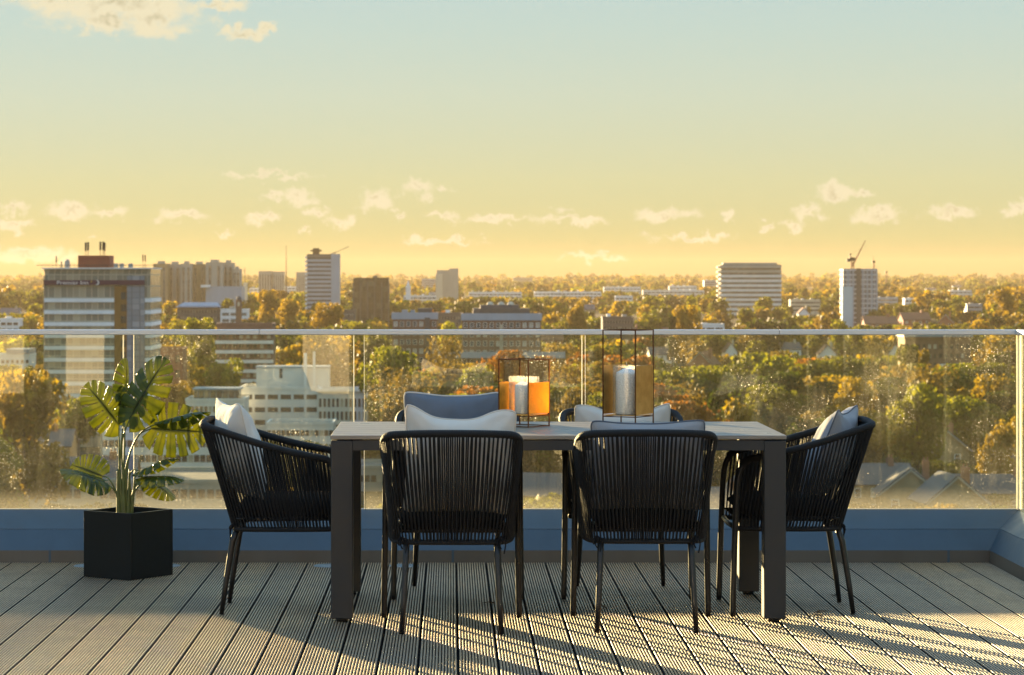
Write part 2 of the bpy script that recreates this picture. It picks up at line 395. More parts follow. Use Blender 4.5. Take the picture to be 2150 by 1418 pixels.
n.l(col, b.inputs['Base Color']); b.inputs['Roughness'].default_value = 1; b.inputs['Specular IOR Level'].default_value = .1
bp = n.n('ShaderNodeBump', iStrength=1., iDistance=4.); n.l(a2.outputs[0], bp.inputs['Height']); n.l(bp.outputs[0], b.inputs['Normal'])
tag(g.build('ground', m), 'low ground of parks and gardens running out to the wooded skyline', kind='structure')

# building materials
def wallm(name, c, rough=.8, var=.1, brick=False, spec=.3):
    if not brick: return simple(name, c, rough, var=var, scale=.25, spec=spec, stretch=(1, 1, .3))
    m, n, b = mat(name); t = n.n('ShaderNodeTexCoord').outputs['Object']
    a = n.n('ShaderNodeTexNoise', iScale=.35, iDetail=8., iRoughness=.7); n.l(t, a.inputs['Vector'])
    n.l(n.ramp(a.outputs[0], [(.3, tuple(q*.75 for q in c)), (.7, tuple(q*1.2 for q in c))]), b.inputs['Base Color'])
    b.inputs['Roughness'].default_value = rough; return m
B = {}
B['white'] = wallm('white_cladding', (.80, .82, .82)); B['pale'] = wallm('pale_render_wall', (.74, .73, .70)); B['cream'] = wallm('cream_wall', (.56, .50, .38))
B['grey'] = wallm('grey_concrete', (.36, .36, .32)); B['dgrey'] = wallm('dark_grey_wall', (.10, .10, .10)); B['brick'] = wallm('brown_brick', (.20, .115, .075), brick=True)
B['redbrick'] = wallm('red_brick', (.30, .12, .07), brick=True); B['stock'] = wallm('yellow_stock_brick', (.30, .23, .13), brick=True)
B['slate'] = wallm('slate_roof', (.10, .10, .115), .6); B['tile'] = wallm('tiled_roof', (.17, .085, .055), .8); B['blue'] = wallm('blue_grey_roof', (.24, .32, .40), .45)
B['flat'] = wallm('felt_roof', (.16, .16, .15)); B['purple'] = wallm('purple_fascia', (.05, .014, .05), .5); B['maroon'] = wallm('maroon_plant_room', (.22, .06, .035))
B['bluegrey'] = wallm('blue_grey_panel', (.34, .40, .47), .5); B['sheet'] = wallm('pale_blue_sheeting', (.42, .55, .60), .5); B['gold'] = wallm('bronze_glazing', (.22, .12, .035), .3)
B['metal'] = wallm('dark_steelwork', (.06, .045, .035), .6); B['redmetal'] = wallm('red_crane_steel', (.22, .05, .03), .6)
def panes(name, c1, c2, sx_, sz_, bar=(.3, .3, .28), rough=.15, wbar=.12):
    """a band of glazing: panes of differing tone between mullions (object x/y and z)"""
    m, n, b = mat(name); t = n.n('ShaderNodeTexCoord').outputs['Object']; s_ = n.n('ShaderNodeSeparateXYZ'); n.l(t, s_.inputs[0])
    u = n.math('DIVIDE', n.math('ADD', s_.outputs[0], s_.outputs[1]), sx_); v = n.math('DIVIDE', s_.outputs[2], sz_)
    cb = n.n('ShaderNodeCombineXYZ'); n.l(n.math('FLOOR', u), cb.inputs[0]); n.l(n.math('FLOOR', v), cb.inputs[1])
    wn = n.n('ShaderNodeTexWhiteNoise', noise_dimensions='2D'); n.l(cb.outputs[0], wn.inputs['Vector'])
    col = n.ramp(wn.outputs[0], [(.0, c1), (.55, c1), (.8, tuple((x+y)/2 for x, y in zip(c1, c2))), (1., c2)])
    fx = n.math('LESS_THAN', n.math('FRACT', u), wbar); fz = n.math('LESS_THAN', n.math('FRACT', v), wbar*.7)
    bars = n.math('MAXIMUM', fx, fz)
    n.l(n.mix(bars, col, bar), b.inputs['Base Color']); n.l(n.mr(bars, 0, 1, rough, .6), b.inputs['Roughness']); return m
B['panes'] = panes('office_glazing', (.05, .055, .06), (.22, .20, .16), 1.5, 3.0)
B['hotelpanes'] = panes('hotel_glazing', (.20, .20, .17), (.42, .38, .28), 1.55, 2.9, (.40, .37, .28))
B['curtain'] = panes('curtain_wall', (.20, .24, .28), (.32, .36, .40), 2.0, 1.45, (.10, .12, .15))
B['darkpanes'] = panes('dark_glass_facade', (.035, .038, .03), (.13, .13, .09), 1.6, 3.2, (.05, .05, .04))
B['gridpanes'] = panes('scaffold_grid', (.10, .12, .14), (.28, .30, .32), 2.2, 3.0, (.40, .42, .45), wbar=.25)
B['win'] = simple('window_pane', (.045, .05, .055), .15, var=.5, scale=.3)
B['winlight'] = simple('curtained_window', (.42, .38, .30), .4, var=.3, scale=.3)

KO = []       # footprints and sight lines kept free of trees: px0, px1, lowest visible py, distance, depth
def part_box(name, m_, par, *b6):
    return MB().box(*b6).build(name, m_, par)
WINM = {}
def win_mesh(w, h, m_, fr, rec=.06):
    k = (round(w, 2), round(h, 2), m_.name, fr.name if fr else None)
    if k not in WINM:
        a = MB().box(-w/2, w/2, -.05, .04, -h/2, h/2).mesh('window'); a.materials.append(m_)
        f = None
        if fr:
            q = MB(); t_ = max(.09, w*.09)
            q.box(-w/2-t_, -w/2, -.12, .05, -h/2-t_, h/2+t_); q.box(w/2, w/2+t_, -.12, .05, -h/2-t_, h/2+t_)
            q.box(-w/2, w/2, -.12, .05, h/2, h/2+t_); q.box(-w/2, w/2, -.16, .05, -h/2-t_, -h/2); q.box(-w/2, w/2, -.09, -.051, -.04, .04)
            f = q.mesh('frame'); f.materials.append(fr)
        WINM[k] = (a, f)
    return WINM[k]
def windows(root, xs_, zs_, w, h, y, m_=None, fr=None, side=False, xside=None, litp=.2):
    for z in zs_:
        for x in xs_:
            mm = B['winlight'] if random.random() < litp else (m_ or B['win'])
            a, f = win_mesh(w, h, mm, fr)
            o = bpy.data.objects.new('window', a); C.objects.link(o); o.parent = root
            if side: o.location = (xside, x, z); o.rotation_euler = (0, 0, -PI/2)
            else: o.location = (x, y, z)
            if f:
                q = bpy.data.objects.new('frame', f); C.objects.link(q); q.parent = o
def bld(name, label, cat, x0, x1, yt, D, dep, wm, yb=None, group=None, rz=0, roof='flat', base=None, ko=True):
    """box building whose front spans x0..x1 at distance D with its roof at yt; local origin at ground, front centre"""
    cx = WX((x0+x1)/2, D); w = (x1-x0)/F*D; gz = ground(cx, D)-.5; h = WZ(yt, D)-gz
    r = empty(name, (cx, D, gz), rz, label, cat, group)
    part_box('wall', wm, r, -w/2, w/2, 0, dep, 0, h)
    q = MB(); t_ = .35
    q.box(-w/2+t_, w/2-t_, t_, dep-t_, h+.003, h+.12); rf = q.build('roof', B[roof], r)
    q = MB()
    q.box(-w/2-.15, w/2+.15, -.15, t_, h+.002, h+.7); q.box(-w/2-.15, w/2+.15, dep-t_, dep+.15, h+.002, h+.7)
    q.box(-w/2-.15, -w/2+t_, t_, dep-t_, h+.002, h+.7); q.box(w/2-t_, w/2+.15, t_, dep-t_, h+.002, h+.7)
    q.build('parapet', wm, r)
    if ko: KO.append((x0-2, x1+2, yb if yb else yt+60, D, dep))
    return r, w, h
def zrow(h, nf, fh=3.0, top=1.5): return [h-top-fh*i for i in range(nf)]

# 1. hotel tower
D = 655.
r, w, h = bld('hotel_tower', 'tall hotel tower with white floor bands and a purple sign band, left in the photo', 'tower', 94, 316, 571, D, 22, B['hotelpanes'], yb=830)
Z0 = ground(0, D)-.5
sx_ = lambda px: (px-205)/F*D
xa, xb, xc = sx_(240), sx_(267), sx_(304)
for i in range(13):
    z = h-7.6-2.98*i
    if z > 1: part_box('floor_band', B['white'], r, -w/2-.1, xa, -.35, .0, z, z+.95); part_box('floor_band', B['white'], r, xc+.05, w/2+.3, -.22, 22, z, z+.95)
part_box('stair_glazing', B['gold'], r, xa+.05, xb-.05, -.22, -.01, 0, h-3.6)
for z in zrow(h-4, 12, 2.98, 2): part_box('stair_window', B['win'], r, xb-1.5, xb-.3, -.3, -.225, z-.9, z+.9)
part_box('glazed_bay', B['curtain'], r, xb, xc, -.5, -.02, 0, h-1)
part_box('sign_band', B['purple'], r, -w/2-.2, xc, -.8, -.52, h-3.3, h-2.1); sgn = r.children[-1]
part_box('corner_strip', B['cream'], r, -w/2-.25, -w/2-.11, -.1, 22, 0, h-1)
part_box('roof_slab', B['white'], r, -w/2-.6, w/2+.4, -.9, 22.5, h+.72, h+1.0)
q = MB(); 
for k in range(30): q.box(-w/2-.6+k*.9, -w/2-.56+k*.9, -.9, -.86, h+1.0, h+1.9)
q.box(-w/2-2, w/2+1.5, -.9, -.84, h+1.55, h+1.68); q.build('roof_railing', B['metal'], r)
part_box('plant_room', B['maroon'], r, sx_(159), sx_(226), 4, 12, h+1.05, h+4.1)
q = MB(); q.box(sx_(132), sx_(141), 3, 5, h+1.05, h+2.6); q.lathe([(0, 3.2), (.5, 3.0), (.55, 2.6)], 10, (sx_(136.5), 4, h)); q.build('roof_tank', B['grey'], r)
for px_, zt in ((173, 7.2), (178, 7.3), (204, 7.4), (210, 7.4), (213, 7.2)):
    q = MB(); q.tube([(sx_(px_), 6, h+4.0), (sx_(px_), 6, h+zt)], .07, 6); q.box(sx_(px_)-.22, sx_(px_)+.22, 5.8, 6.2, h+zt-1.9, h+zt+.2); q.build('antenna', B['metal'], r)
for px_, zt in ((117, 3.9), (299, 4.3), (304, 4.2), (128, 2.6)):
    q = MB(); q.tube([(sx_(px_), 1, h+1.0), (sx_(px_), 1, h+zt)], .06, 6); q.box(sx_(px_)-.14, sx_(px_)+.14, .9, 1.1, h+zt-1.6, h+zt); q.build('antenna', B['metal'], r)
for px_ in (241, 253, 272): part_box('roof_unit', B['grey'], r, sx_(px_)-.5, sx_(px_)+.5, 2, 3, h+1.05, h+2.1)
fc = bpy.data.curves.new('t', 'FONT'); fc.body = 'Premier Inn'; fc.size = 1.5; fc.extrude = .04; fo = bpy.data.objects.new('t', fc)
C.objects.link(fo); bpy.context.view_layer.update()
tm = bpy.data.meshes.new_from_object(fo.evaluated_get(bpy.context.evaluated_depsgraph_get())); C.objects.unlink(fo); bpy.data.objects.remove(fo)
tm.name = 'lettering'; lw = simple('white_letters', (.8, .8, .8), .5); tm.materials.clear(); tm.materials.append(lw)
lo_ = bpy.data.objects.new('lettering', tm); C.objects.link(lo_); lo_.parent = sgn; lo_.location = (sx_(120), -.86, h-3.15); lo_.rotation_euler = (PI/2, 0, 0)
wtx = max(v.co.x for v in tm.vertices); lo_.scale = ((sx_(186)-sx_(120))/wtx, .85, 1)
q = MB(); poly = [(math.cos(a)*.62, math.sin(a)*.62) for a in np.linspace(-PI*.62, PI*.62, 18)]+[(math.cos(a)*.52-.22, math.sin(a)*.52+.05) for a in np.linspace(PI*.5, -PI*.5, 14)]
q.prism([(x+sx_(204), z+h-2.7) for x, z in poly], -.9, -.82); q.build('crescent_emblem', lw, sgn)
q = MB(); st = [(math.cos(a)*rr_+sx_(193), math.sin(a)*rr_+h-2.45) for k in range(10) for a, rr_ in [(PI/2+k*PI/5, .25 if k % 2 == 0 else .1)]]
q.prism(st, -.9, -.82); q.build('star_emblem', simple('yellow_star', (.7, .5, .05), .5), sgn)

# 2. grey slab estate behind the hotel
D = 1900.
parts = [(322, 352, 556), (352, 380, 557), (380, 401, 556), (403, 432, 557), (432, 468, 553), (468, 489, 554), (489, 504, 567)]
for i, (a, b_, yt) in enumerate(parts):
    lab = ['grey concrete tower block slab right against the hotel tower edge', 'second grey slab block right of the hotel tower', 'third grey slab block right of the hotel tower, with a sunlit edge', 'grey slab block in the middle of the concrete estate', 'broad dark grey block of the estate with a raised roof', 'narrow grey block of the estate beside its low end', 'lowest grey block at the right end of the concrete estate'][i]
    r, w, h = bld('tower_block', lab, 'tower block', a, b_, yt, D+12*(i % 2)+i*3, 18, B['grey'] if i not in (0, 3) else B['stock'], yb=612, group='grey estate blocks behind the hotel')
    for k in range(max(2, int(w/4.2))):
        x = -w/2+w*(k+.5)/max(2, int(w/4.2)); part_box('window_strip', B['panes'], r, x-.9, x+.9, -.12, -.01, 6, h-2)
    part_box('plant_room', B['grey'], r, -w*.25, w*.2, 4, 12, h+.13, h+2.6)
# long low pale hall in front
r, w, h = bld('low_hall', 'long low pale blue hall in front of the grey concrete estate', 'hall', 432, 508, 604, 1700, 25, B['bluegrey'], yb=614, roof='blue')
part_box('white_canopy', B['white'], r, -w/2-3, -w/2+2.5, -3, 6, h+.1, h+1.6)
r, w, h = bld('white_silo_tower', 'small white sunlit tower right of the grey estate', 'tower', 511, 519, 596, 1750, 4, B['cream'], yb=614)
# 3. far pair and mast
for a, b_, yt, lab in ((543, 571, 571, 'distant square block left of the tall radio mast'), (573, 596, 572, 'distant stepped block at the foot of the radio mast'), (622, 643, 573, 'distant block just left of the banded office tower')):
    r, w, h = bld('far_block', lab, 'tower block', a, b_, yt, 3000, 20, B['grey'], yb=598)
    for k in range(5): part_box('window_strip', B['panes'], r, -w/2+1+k*w/5, -w/2+w/5-.5+k*w/5, -.15, -.01, 8, h-3)
q = MB(); D = 2950.; x = WX(601, D); z0 = ground(x, D); q.tube([(0, 0, 0), (0, 0, WZ(515, D)-z0)], [.9, .25], 6); rm = q.build('radio_mast', B['metal'], loc=(x, D, z0)); tag(rm, 'thin radio mast rising alone left of the banded office tower', 'mast')
q = MB(); D = 2300.; x = WX(514, D); z0 = ground(x, D); q.tube([(0, 0, 0), (0, 0, WZ(562, D)-z0)], [.6, .25], 6); q.box(-1, 1, -.3, .3, WZ(562, D)-z0-3, WZ(562, D)-z0-2.6); tag(q.build('aerial_pole', B['metal'], loc=(x, D, z0)), 'short aerial pole right of the grey concrete estate', 'mast')
# 4. banded office tower
D = 1800.
r, w, h = bld('office_tower', 'banded office tower with a gantry on its roof, left of the middle', 'tower', 645, 712, 536, D, 16, B['dgrey'], yb=622)
nb = int(h/2.9)
for k in range(nb): part_box('floor_band', B['bluegrey'] if k else B['flat'], r, -w/2-.2, w/2-5.6, -.6, .0, h-1.6-2.9*k, h-2.9*k)
for k in range(nb): part_box('balcony_edge', B['white'], r, -w/2-1.4, -w/2-.21, -.3, 14, h-2.3-2.9*k, h-.8-2.9*k)
part_box('flank_wall', B['bluegrey'], r, w/2-5.5, w/2+.2, -.8, 16.1, 0, h+.8)
q = MB(); ax = (663-678.5)/F*D; q.box(ax-2.2, ax+2.2, 4, 9, h+.1, h+2.6); q.box(ax-3.8, ax+3.8, 3, 10, h+2.6, h+3.6); q.box(ax-2.2, ax+2.2, 4, 9, h+3.6, h+4.8); q.build('roof_gantry', B['metal'], r)
q = MB(); ax = (703-678.5)/F*D; q.tube([(ax, 6, h), (ax, 6, h+2.4)], .35, 6); q.tube([(ax, 6, h+1.8), (ax+9.5, 6, h+6)], .18, 6); q.tube([(ax, 6, h+1.8), (ax-3, 6, h+1)], .3, 6); q.build('cleaning_crane', B['metal'], r)
# 5. dark glass block
r, w, h = bld('dark_office_block', 'dark glass office block right of the banded tower', 'office block', 742, 816, 586, 1500, 20, B['darkpanes'], yb=648)
for k in range(6): part_box('pier', B['dgrey'], r, -w/2+k*w/5-.35, -w/2+k*w/5+.35, -.5, -.01, 0, h-2)
part_box('plant_room', B['dgrey'], r, 1, 3.4, 5, 9, h+.13, h+1.8)
# 6. spire and clock tower
D = 1550.; x = WX(576, D); z0 = ground(x, D)-.5; hh = WZ(600, D)-z0
r = empty('church_spire', (x, D, z0), 0, 'dark pointed church spire above golden trees', 'church'); part_box('tower_wall', B['dgrey'], r, -1.7, 1.7, 0, 3.4, 0, hh-11)
q = MB(); q.add([(-1.9, -.2, 0), (1.9, -.2, 0), (1.9, 3.6, 0), (-1.9, 3.6, 0), (0, 1.7, 11.5)], [(0, 1, 4), (1, 2, 4), (2, 3, 4), (3, 0, 4), (0, 3, 2, 1)]); q.build('spire', B['slate'], r, (0, 0, hh-11)); KO.append((569, 583, 642, D, 5))
D = 1150.; x = WX(501, D); z0 = ground(x, D)-.5; hh = WZ(622, D)-z0
r = empty('clock_tower', (x, D, z0), 0, 'slim brick tower with a domed cap above the left-hand treetops', 'tower'); part_box('wall', B['brick'], r, -1.25, 1.25, 0, 2.5, 0, hh-1.6)
q = MB(); q.lathe([(1.2, 0), (1.1, .8), (.7, 1.4), (0, 1.7)], 12, (0, 1.25, hh-1.6)); q.build('dome', B['dgrey'], r); part_box('belfry_opening', B['cream'], r, -.45, .45, -.05, .1, hh-4.4, hh-2.6); KO.append((492, 510, 655, D, 4))
# 7. pale twin block and neighbours
r, w, h = bld('pale_tower_block', 'pale stepped tower block standing alone left of centre on the skyline', 'tower block', 917, 962, 569, 2600, 18, B['grey'], yb=608)
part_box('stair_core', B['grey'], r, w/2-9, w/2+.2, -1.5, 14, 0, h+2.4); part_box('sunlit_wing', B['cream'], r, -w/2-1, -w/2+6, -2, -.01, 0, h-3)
r, w, h = bld('white_chapel', 'tiny white steeple building left of the pale stepped block', 'church', 852, 862, 603, 2300, 8, B['white'], yb=614)
q = MB(); q.add([(-1.6, 0, 0), (1.6, 0, 0), (1.6, 3.2, 0), (-1.6, 3.2, 0), (0, 1.6, 6.5)], [(0, 1, 4), (1, 2, 4), (2, 3, 4), (3, 0, 4)]); q.build('steeple', B['white'], r, (0, 0, h+.1))
LOW = [(886, 916, 587, 2500, 'bluegrey', 'grey roofed shed just left of the pale stepped block'), (1077, 1118, 584, 5600, 'grey', 'far grey building on the skyline right of the pale stepped block'),
       (848, 916, 622, 1900, 'pale', 'low pale terrace left of the pale stepped block foot'), (900, 962, 616, 1850, 'bluegrey', 'blue grey flat roofed block below the pale stepped block'),
       (985, 1095, 615, 1750, 'white', 'long white flat roofed block in the middle distance'), (1122, 1180, 614, 1800, 'white', 'white cluster of flats left of the ribbed white block'),
       (1180, 1262, 614, 1700, 'white', 'ribbed white block of flats in the middle distance'), (1268, 1345, 604, 1900, 'white', 'long white block above the ribbed white flats'),
       (1292, 1328, 623, 1650, 'white', 'small white block below the long white flats'), (1350, 1478, 611, 1900, 'pale', 'broad pale office range left of the big curved office slab'),
       (1405, 1462, 602, 2100, 'white', 'upper white storey behind the broad pale range'), (1660, 1722, 631, 1350, 'cream', 'low cream terrace left of the building site tower'),
       (1768, 1842, 629, 1500, 'white', 'white terrace at the foot of the building site tower'), (1842, 1885, 626, 1400, 'bluegrey', 'long grey roofed terrace right of the building site tower'),
       (322, 384, 624, 1250, 'brick', 'brown brick mansion block beside the hotel tower'), (372, 460, 646, 1080, 'dgrey', 'wide shed with a blue roof right of the hotel tower'),
       (464, 520, 652, 1020, 'white', 'white low block around the slim brick tower'), (662, 745, 654, 1120, 'dgrey', 'dark terrace with white dormers left of the dark glass block foot'),
       (920, 968, 660, 950, 'dgrey', 'small dark roofed block between the two brown brick blocks'), (1265, 1330, 668, 1080, 'dgrey', 'dark low roof among trees right of the long brown brick block'),
       (1463, 1520, 683, 990, 'white', 'white flat roof just above the rail right of the tall lantern'), (0, 40, 672, 960, 'white', 'white low building at the left edge above the rail'),
       (1478, 1510, 590, 2300, 'bluegrey', 'stepped glass wing at the left end of the curved office slab'),
       (380, 450, 632, 1500, 'stock', 'tan low block between the hotel tower and the slim brick tower'), (524, 566, 606, 2400, 'white', 'white low buildings left of the church spire'), (590, 642, 603, 2500, 'white', 'long white roof right of the church spire'),
       (1995, 2040, 611, 2200, 'pale', 'small pale building among trees far right'), (1900, 1925, 628, 1500, 'white', 'small white house gable far right of the site tower'), (2030, 2062, 640, 2000, 'bluegrey', 'grey house roof among trees at the far right')]
for a, b_, yt, D, wm, lab in LOW:
    if yt < 636: D = max(D, 2000+(636-yt)*35)
    else: D = max(D, 1330)
    nm = 'terrace_block' if 'terrace' in lab else 'low_block'
    r, w, h = bld(nm, lab, 'building', a, b_, yt, D, 12, B[wm], yb=yt+max(8, min(15, 24000/D)), group='low buildings in the middle distance')
    nf = max(1, min(4, int(h/3.2)))
    for z in zrow(h, nf, 3.1, 2.0): part_box('window_band', B['panes'], r, -w/2+.6, w/2-.6, -.1, -.01, z-.7, z+.7)
    if wm in ('white', 'pale'):
        nc = max(3, int(w/4))
        for k in range(min(nc, 14)+1): part_box('pier', B[wm], r, -w/2+k*w/min(nc, 14)-.3, -w/2+k*w/min(nc, 14)+.3, -.4, -.02, 0, h-.5)
    if w > 8:
        for k in range(min(8, int(w/7))): xx = -w/2+3+k*7+random.uniform(-1, 1); part_box('roof_unit', B[random.choice(['white', 'grey', 'cream'])], r, xx, xx+random.uniform(1.2, 3), 4, 7, h+.13, h+random.uniform(1, 2.4))
    if 'blue roof' in lab: 
        q = MB(); q.add([(-w/2-1, -1, h+.2), (w/2+1, -1, h+.2), (w/2-1, 6, h+2.6), (-w/2+3, 6, h+2.6)], [(0, 1, 2, 3)]); q.add([(-w/2+3, 6, h+2.6), (w/2-1, 6, h+2.6), (w/2+1, 13, h+.2), (-w/2-1, 13, h+.2)], [(0, 1, 2, 3)]); q.build('pitched_roof', B['blue'], r)
# 8. curved office slab
D = 2000.
r, w, h = bld('office_slab', 'big curved office slab with horizontal bands on the right skyline', 'office block', 1514, 1640, 558, D, 22, B['panes'], yb=622)
for k in range(int(h/3.6)):
    q = MB(); z = h-1.8-3.6*k; n_ = 14
    fr = [(-w/2-.3+(w+.6)*i/n_, -.4-2.2*math.sin(PI*i/n_)) for i in range(n_+1)]
    q.add([(x, y, z) for x, y in fr]+[(x, y, z+1.9) for x, y in fr]+[(x, .3, z+1.9) for x, y in fr]+[(x, .3, z) for x, y in fr],
          [(i, i+1, i+n_+2, i+n_+1) for i in range(n_)]+[(i+n_+1, i+n_+2, i+2*n_+3, i+2*n_+2) for i in range(n_)]+[(i+3*n_+3, i+3*n_+4, i+1, i) for i in range(n_)])
    q.build('floor_band', B['grey'] if k < 2 else B['pale'], r)
for k in range(8): part_box('balcony_edge', B['cream'], r, -w/2-2.6, -w/2-.35, 0, 10, h-2-3.6*k, h-.4-3.6*k)
part_box('roof_plant', B['grey'], r, -w*.46, w*.44, 3, 14, h+.13, h+2.2)
# 9. building-site tower with cranes
D = 1650.
r, w, h = bld('site_tower', 'gridded grey tower under construction below the large crane', 'tower', 1771, 1841, 567, D, 16, B['gridpanes'], yb=626)
for k in range(8): part_box('column', B['bluegrey'], r, -w/2+k*w/7-.35, -w/2+k*w/7+.35, -.5, -.01, 0, h)
for k in range(12):
    if h-3*k > 1: part_box('floor_slab', B['white'], r, -w/2-.4, w/2+.4, -.3, 0, h-3*k-.4, h-3*k)
part_box('lift_core', B['dgrey'], r, -w*.12, w*.02, -1.2, -.55, 0, h+1); part_box('sheeting', B['sheet'], r, -w/2-1, -w/2+5.6, -1.6, -.6, 0, h-10.5)
def crane(name, lab, px, D, zb, yb_, ytop, jib, ctr, s=1.):
    x = WX(px, D); z0 = zb; z1 = WZ(yb_, D); r = empty(name, (x, D, z0), 0, lab, 'crane')
    q = MB(); a = .8*s
    for sx1 in (-a, a):
        for sy1 in (-a, a): q.tube([(sx1, sy1, 0), (sx1, sy1, z1-z0)], .14*s, 4)
    nz_ = int((z1-z0)/(2*a)); 
    for k in range(nz_): q.tube([(-a if k % 2 else a, -a, k*2*a), (a if k % 2 else -a, -a, k*2*a+2*a)], .1*s, 4)
    q.build('mast', B['redmetal'], r)
    q = MB(); q.box(-2*s, 1.4*s, -1.2*s, 1.2*s, 0, 2.2*s); q.build('cab', B['metal'], r, (0, 0, z1-z0))
    jx, jz = WX(jib[0], D)-x, WZ(jib[1], D)-z1; q = MB(); L_ = Vector((jx, 0, jz)); nn = 12; side = Vector((-jz, 0, jx)).normalized()*.7*s
    p0 = Vector((0, 0, 2*s))
    q.tube([p0, p0+L_], .2*s, 4); q.tube([p0+side, p0+L_*.97], .2*s, 4)
    for k in range(nn): q.tube([p0+L_*k/nn, p0+L_*(k+.5)/nn+side*(1-(k+.5)/nn)], .12*s, 4)
    q.build('jib', B['redmetal'], r)
    if ctr:
        cx, cz = WX(ctr[0], D)-x, WZ(ctr[1], D)-z1; q = MB(); q.tube([(0, 0, 2*s), (cx, 0, cz)], .28*s, 4); q.tube([(1.2*s, 0, 2*s), (cx, 0, cz)], .18*s, 4); q.tube([(cx, 0, cz), tuple(p0+L_*.7)], .05*s, 4)
        q.box(cx-.5*s, cx+.5*s, -.5, .5, cz-.5*s, cz+.9*s); q.build('a_frame', B['metal'], r)
        q = MB(); q.box(-3.6*s, -1.6*s, -1, 1, -.6*s, 1.6*s); q.build('counterweight', B['dgrey'], r, (0, 0, z1-z0))
ZT = WZ(567, D)
crane('tower_crane', 'large luffing crane with its jib raised over the site tower', 1790, D+6, ZT, 548, 0, (1817, 493), (1785, 516), 1.0)
crane('tower_crane', 'thin upright crane at the right corner of the site tower', 1835, D+9, ZT, 552, 0, (1833.5, 526), None, .55)
crane('tower_crane', 'small faint crane standing right of the site tower', 1861, 3200., ground(500, 3200), 573, 0, (1855, 548), None, .8)

# 10. brown brick blocks that straddle the rail
def brickblock(a, b_, yt, D, lab, cols, nf, dep=14, band=None):
    r, w, h = bld('brick_block', lab, 'apartment block', a, b_, yt, D, dep, B['brick'], yb=765)
    part_box('top_band', B['bluegrey'], r, -w/2-.3, w/2+.3, -.4, -.01, h-1.6, h+.75)
    xs_ = [-w/2+w*(k+.5)/cols for k in range(cols)]
    windows(r, xs_, zrow(h, nf, 3.1, 3.2), 1.1, 1.5, -.01, None, B['white'], litp=.25)
    return r, w, h
r, w, h = brickblock(824, 918, 661, 900, 'smaller brown brick block of flats left of the long one', 7, 7)
part_box('roof_plant', B['dgrey'], r, 1, 6, 3, 8, h+.13, h+2.2); part_box('stair_bay', B['dgrey'], r, w*.22, w*.34, -.6, -.41, 0, h-1); part_box('roof_unit', B['blue'], r, -4.5, -2.5, 3, 6, h+.13, h+1.6); part_box('roof_unit', B['blue'], r, -1.5, 0, 3, 6, h+.13, h+1.5)
r, w, h = brickblock(970, 1136, 663, 880, 'long brown brick block of flats with a dark rooftop plant storey', 12, 6)
part_box('plant_storey', B['dgrey'], r, -w*.36, w*.36, 2, 11, h+.13, h+2.4); part_box('plant_roof', B['slate'], r, -w*.27, w*.22, 2.5, 9, h+2.41, h+3.6)
for k in (-.14, .0, .12): q = MB(); q.lathe([(1.2, 0), (1.05, .5), (.6, .9), (0, 1.05)], 14, (w*k, 5, h+3.6)); q.build('skylight_dome', B['cream'], r)
part_box('stair_window', B['winlight'], r, -.6, .5, -.16, -.02, 4, h-3)
part_box('white_canopy', B['bluegrey'], r, -w/2-8, w/2+8, -3, -.6, h-14.2, h-12.2)
tag(r, 'long brown brick block of flats with a dark rooftop plant storey')
# 11. white-banded flats
D = 800.
r, w, h = bld('balcony_flats', 'block of flats with white balcony bands seen through the glass', 'apartment block', 455, 572, 684, D, 14, B['brick'], yb=790)
for k in range(9):
    z = h-2.2-2.95*k
    if z > 1: part_box('balcony_band', B['white'], r, -w/2-.3, w/2+.3, -1.3, -.01, z-.4, z+.6)
windows(r, [-w/2+w*(k+.5)/8 for k in range(8)], zrow(h, 8, 2.95, 3.3), 1.1, 1.3, -.01, litp=.35)
# 12. white institutional complex
D = 660.
def white_wing(lab, a, b_, yt, D, dep, cols, rows, ww=1.0, wh=1.3, wm='pale', yb=905, fh=3.2, top=1.9, nm='white_wing'):
    r, w, h = bld(nm, lab, 'building', a, b_, yt, D, dep, B[wm], yb=yb)
    windows(r, [-w/2+w*(k+.5)/cols for k in range(cols)], [z for z in zrow(h, rows, fh, top) if z > 1], ww, wh, -.01, None, None, litp=.12)
    return r, w, h
r, w, h = white_wing('central white stepped hospital block behind the left chair', 505, 668, 818, D, 18, 6, 3, 2.6, 1.2)
part_box('roof_storey', B['pale'], r, -w*.32, w*.62, 6, 15, h+.13, h+5.2); part_box('roof_storey_cap', B['bluegrey'], r, -w*.33, w*.63, 5.8, 15.2, h+5.2, h+5.6)
part_box('chimney_flue', B['white'], r, w*.30, w*.34, 5, 5.6, h+.13, h+9); part_box('chimney_flue', B['white'], r, w*.42, w*.45, 5, 5.5, h+.13, h+9.4); part_box('roof_door', B['win'], r, -w*.02, w*.02, 5.9, 5.99, h+2.6, h+5)
r, w, h = white_wing('right wing of the white hospital with a row of tall windows', 668, 768, 824, D-12, 16, 11, 3, .62, 2.1, top=2.6)
part_box('cornice', B['white'], r, -w/2-.4, w/2+.4, -.7, -.16, h+.2, h+.95)
r, w, h = white_wing('left lower wing of the white hospital with a glazed roof lounge', 390, 512, 843, D-20, 16, 13, 2, .8, 1.4)
part_box('roof_lounge', B['panes'], r, -w*.38, w*.40, 3, 11, h+.13, h+2.7); part_box('lounge_roof', B['bluegrey'], r, -w*.4, w*.42, 2.4, 11.5, h+2.71, h+3.1)
r, w, h = white_wing('front annex of the white hospital under its middle windows', 560, 700, 893, D-60, 14, 14, 2, .9, 1.3, top=1.8, yb=925)
r, w, h = white_wing('pale low block behind the monstera stems', 215, 445, 912, 560, 16, 18, 2, 1.1, 1.5, wm='pale', yb=985, top=2.0)
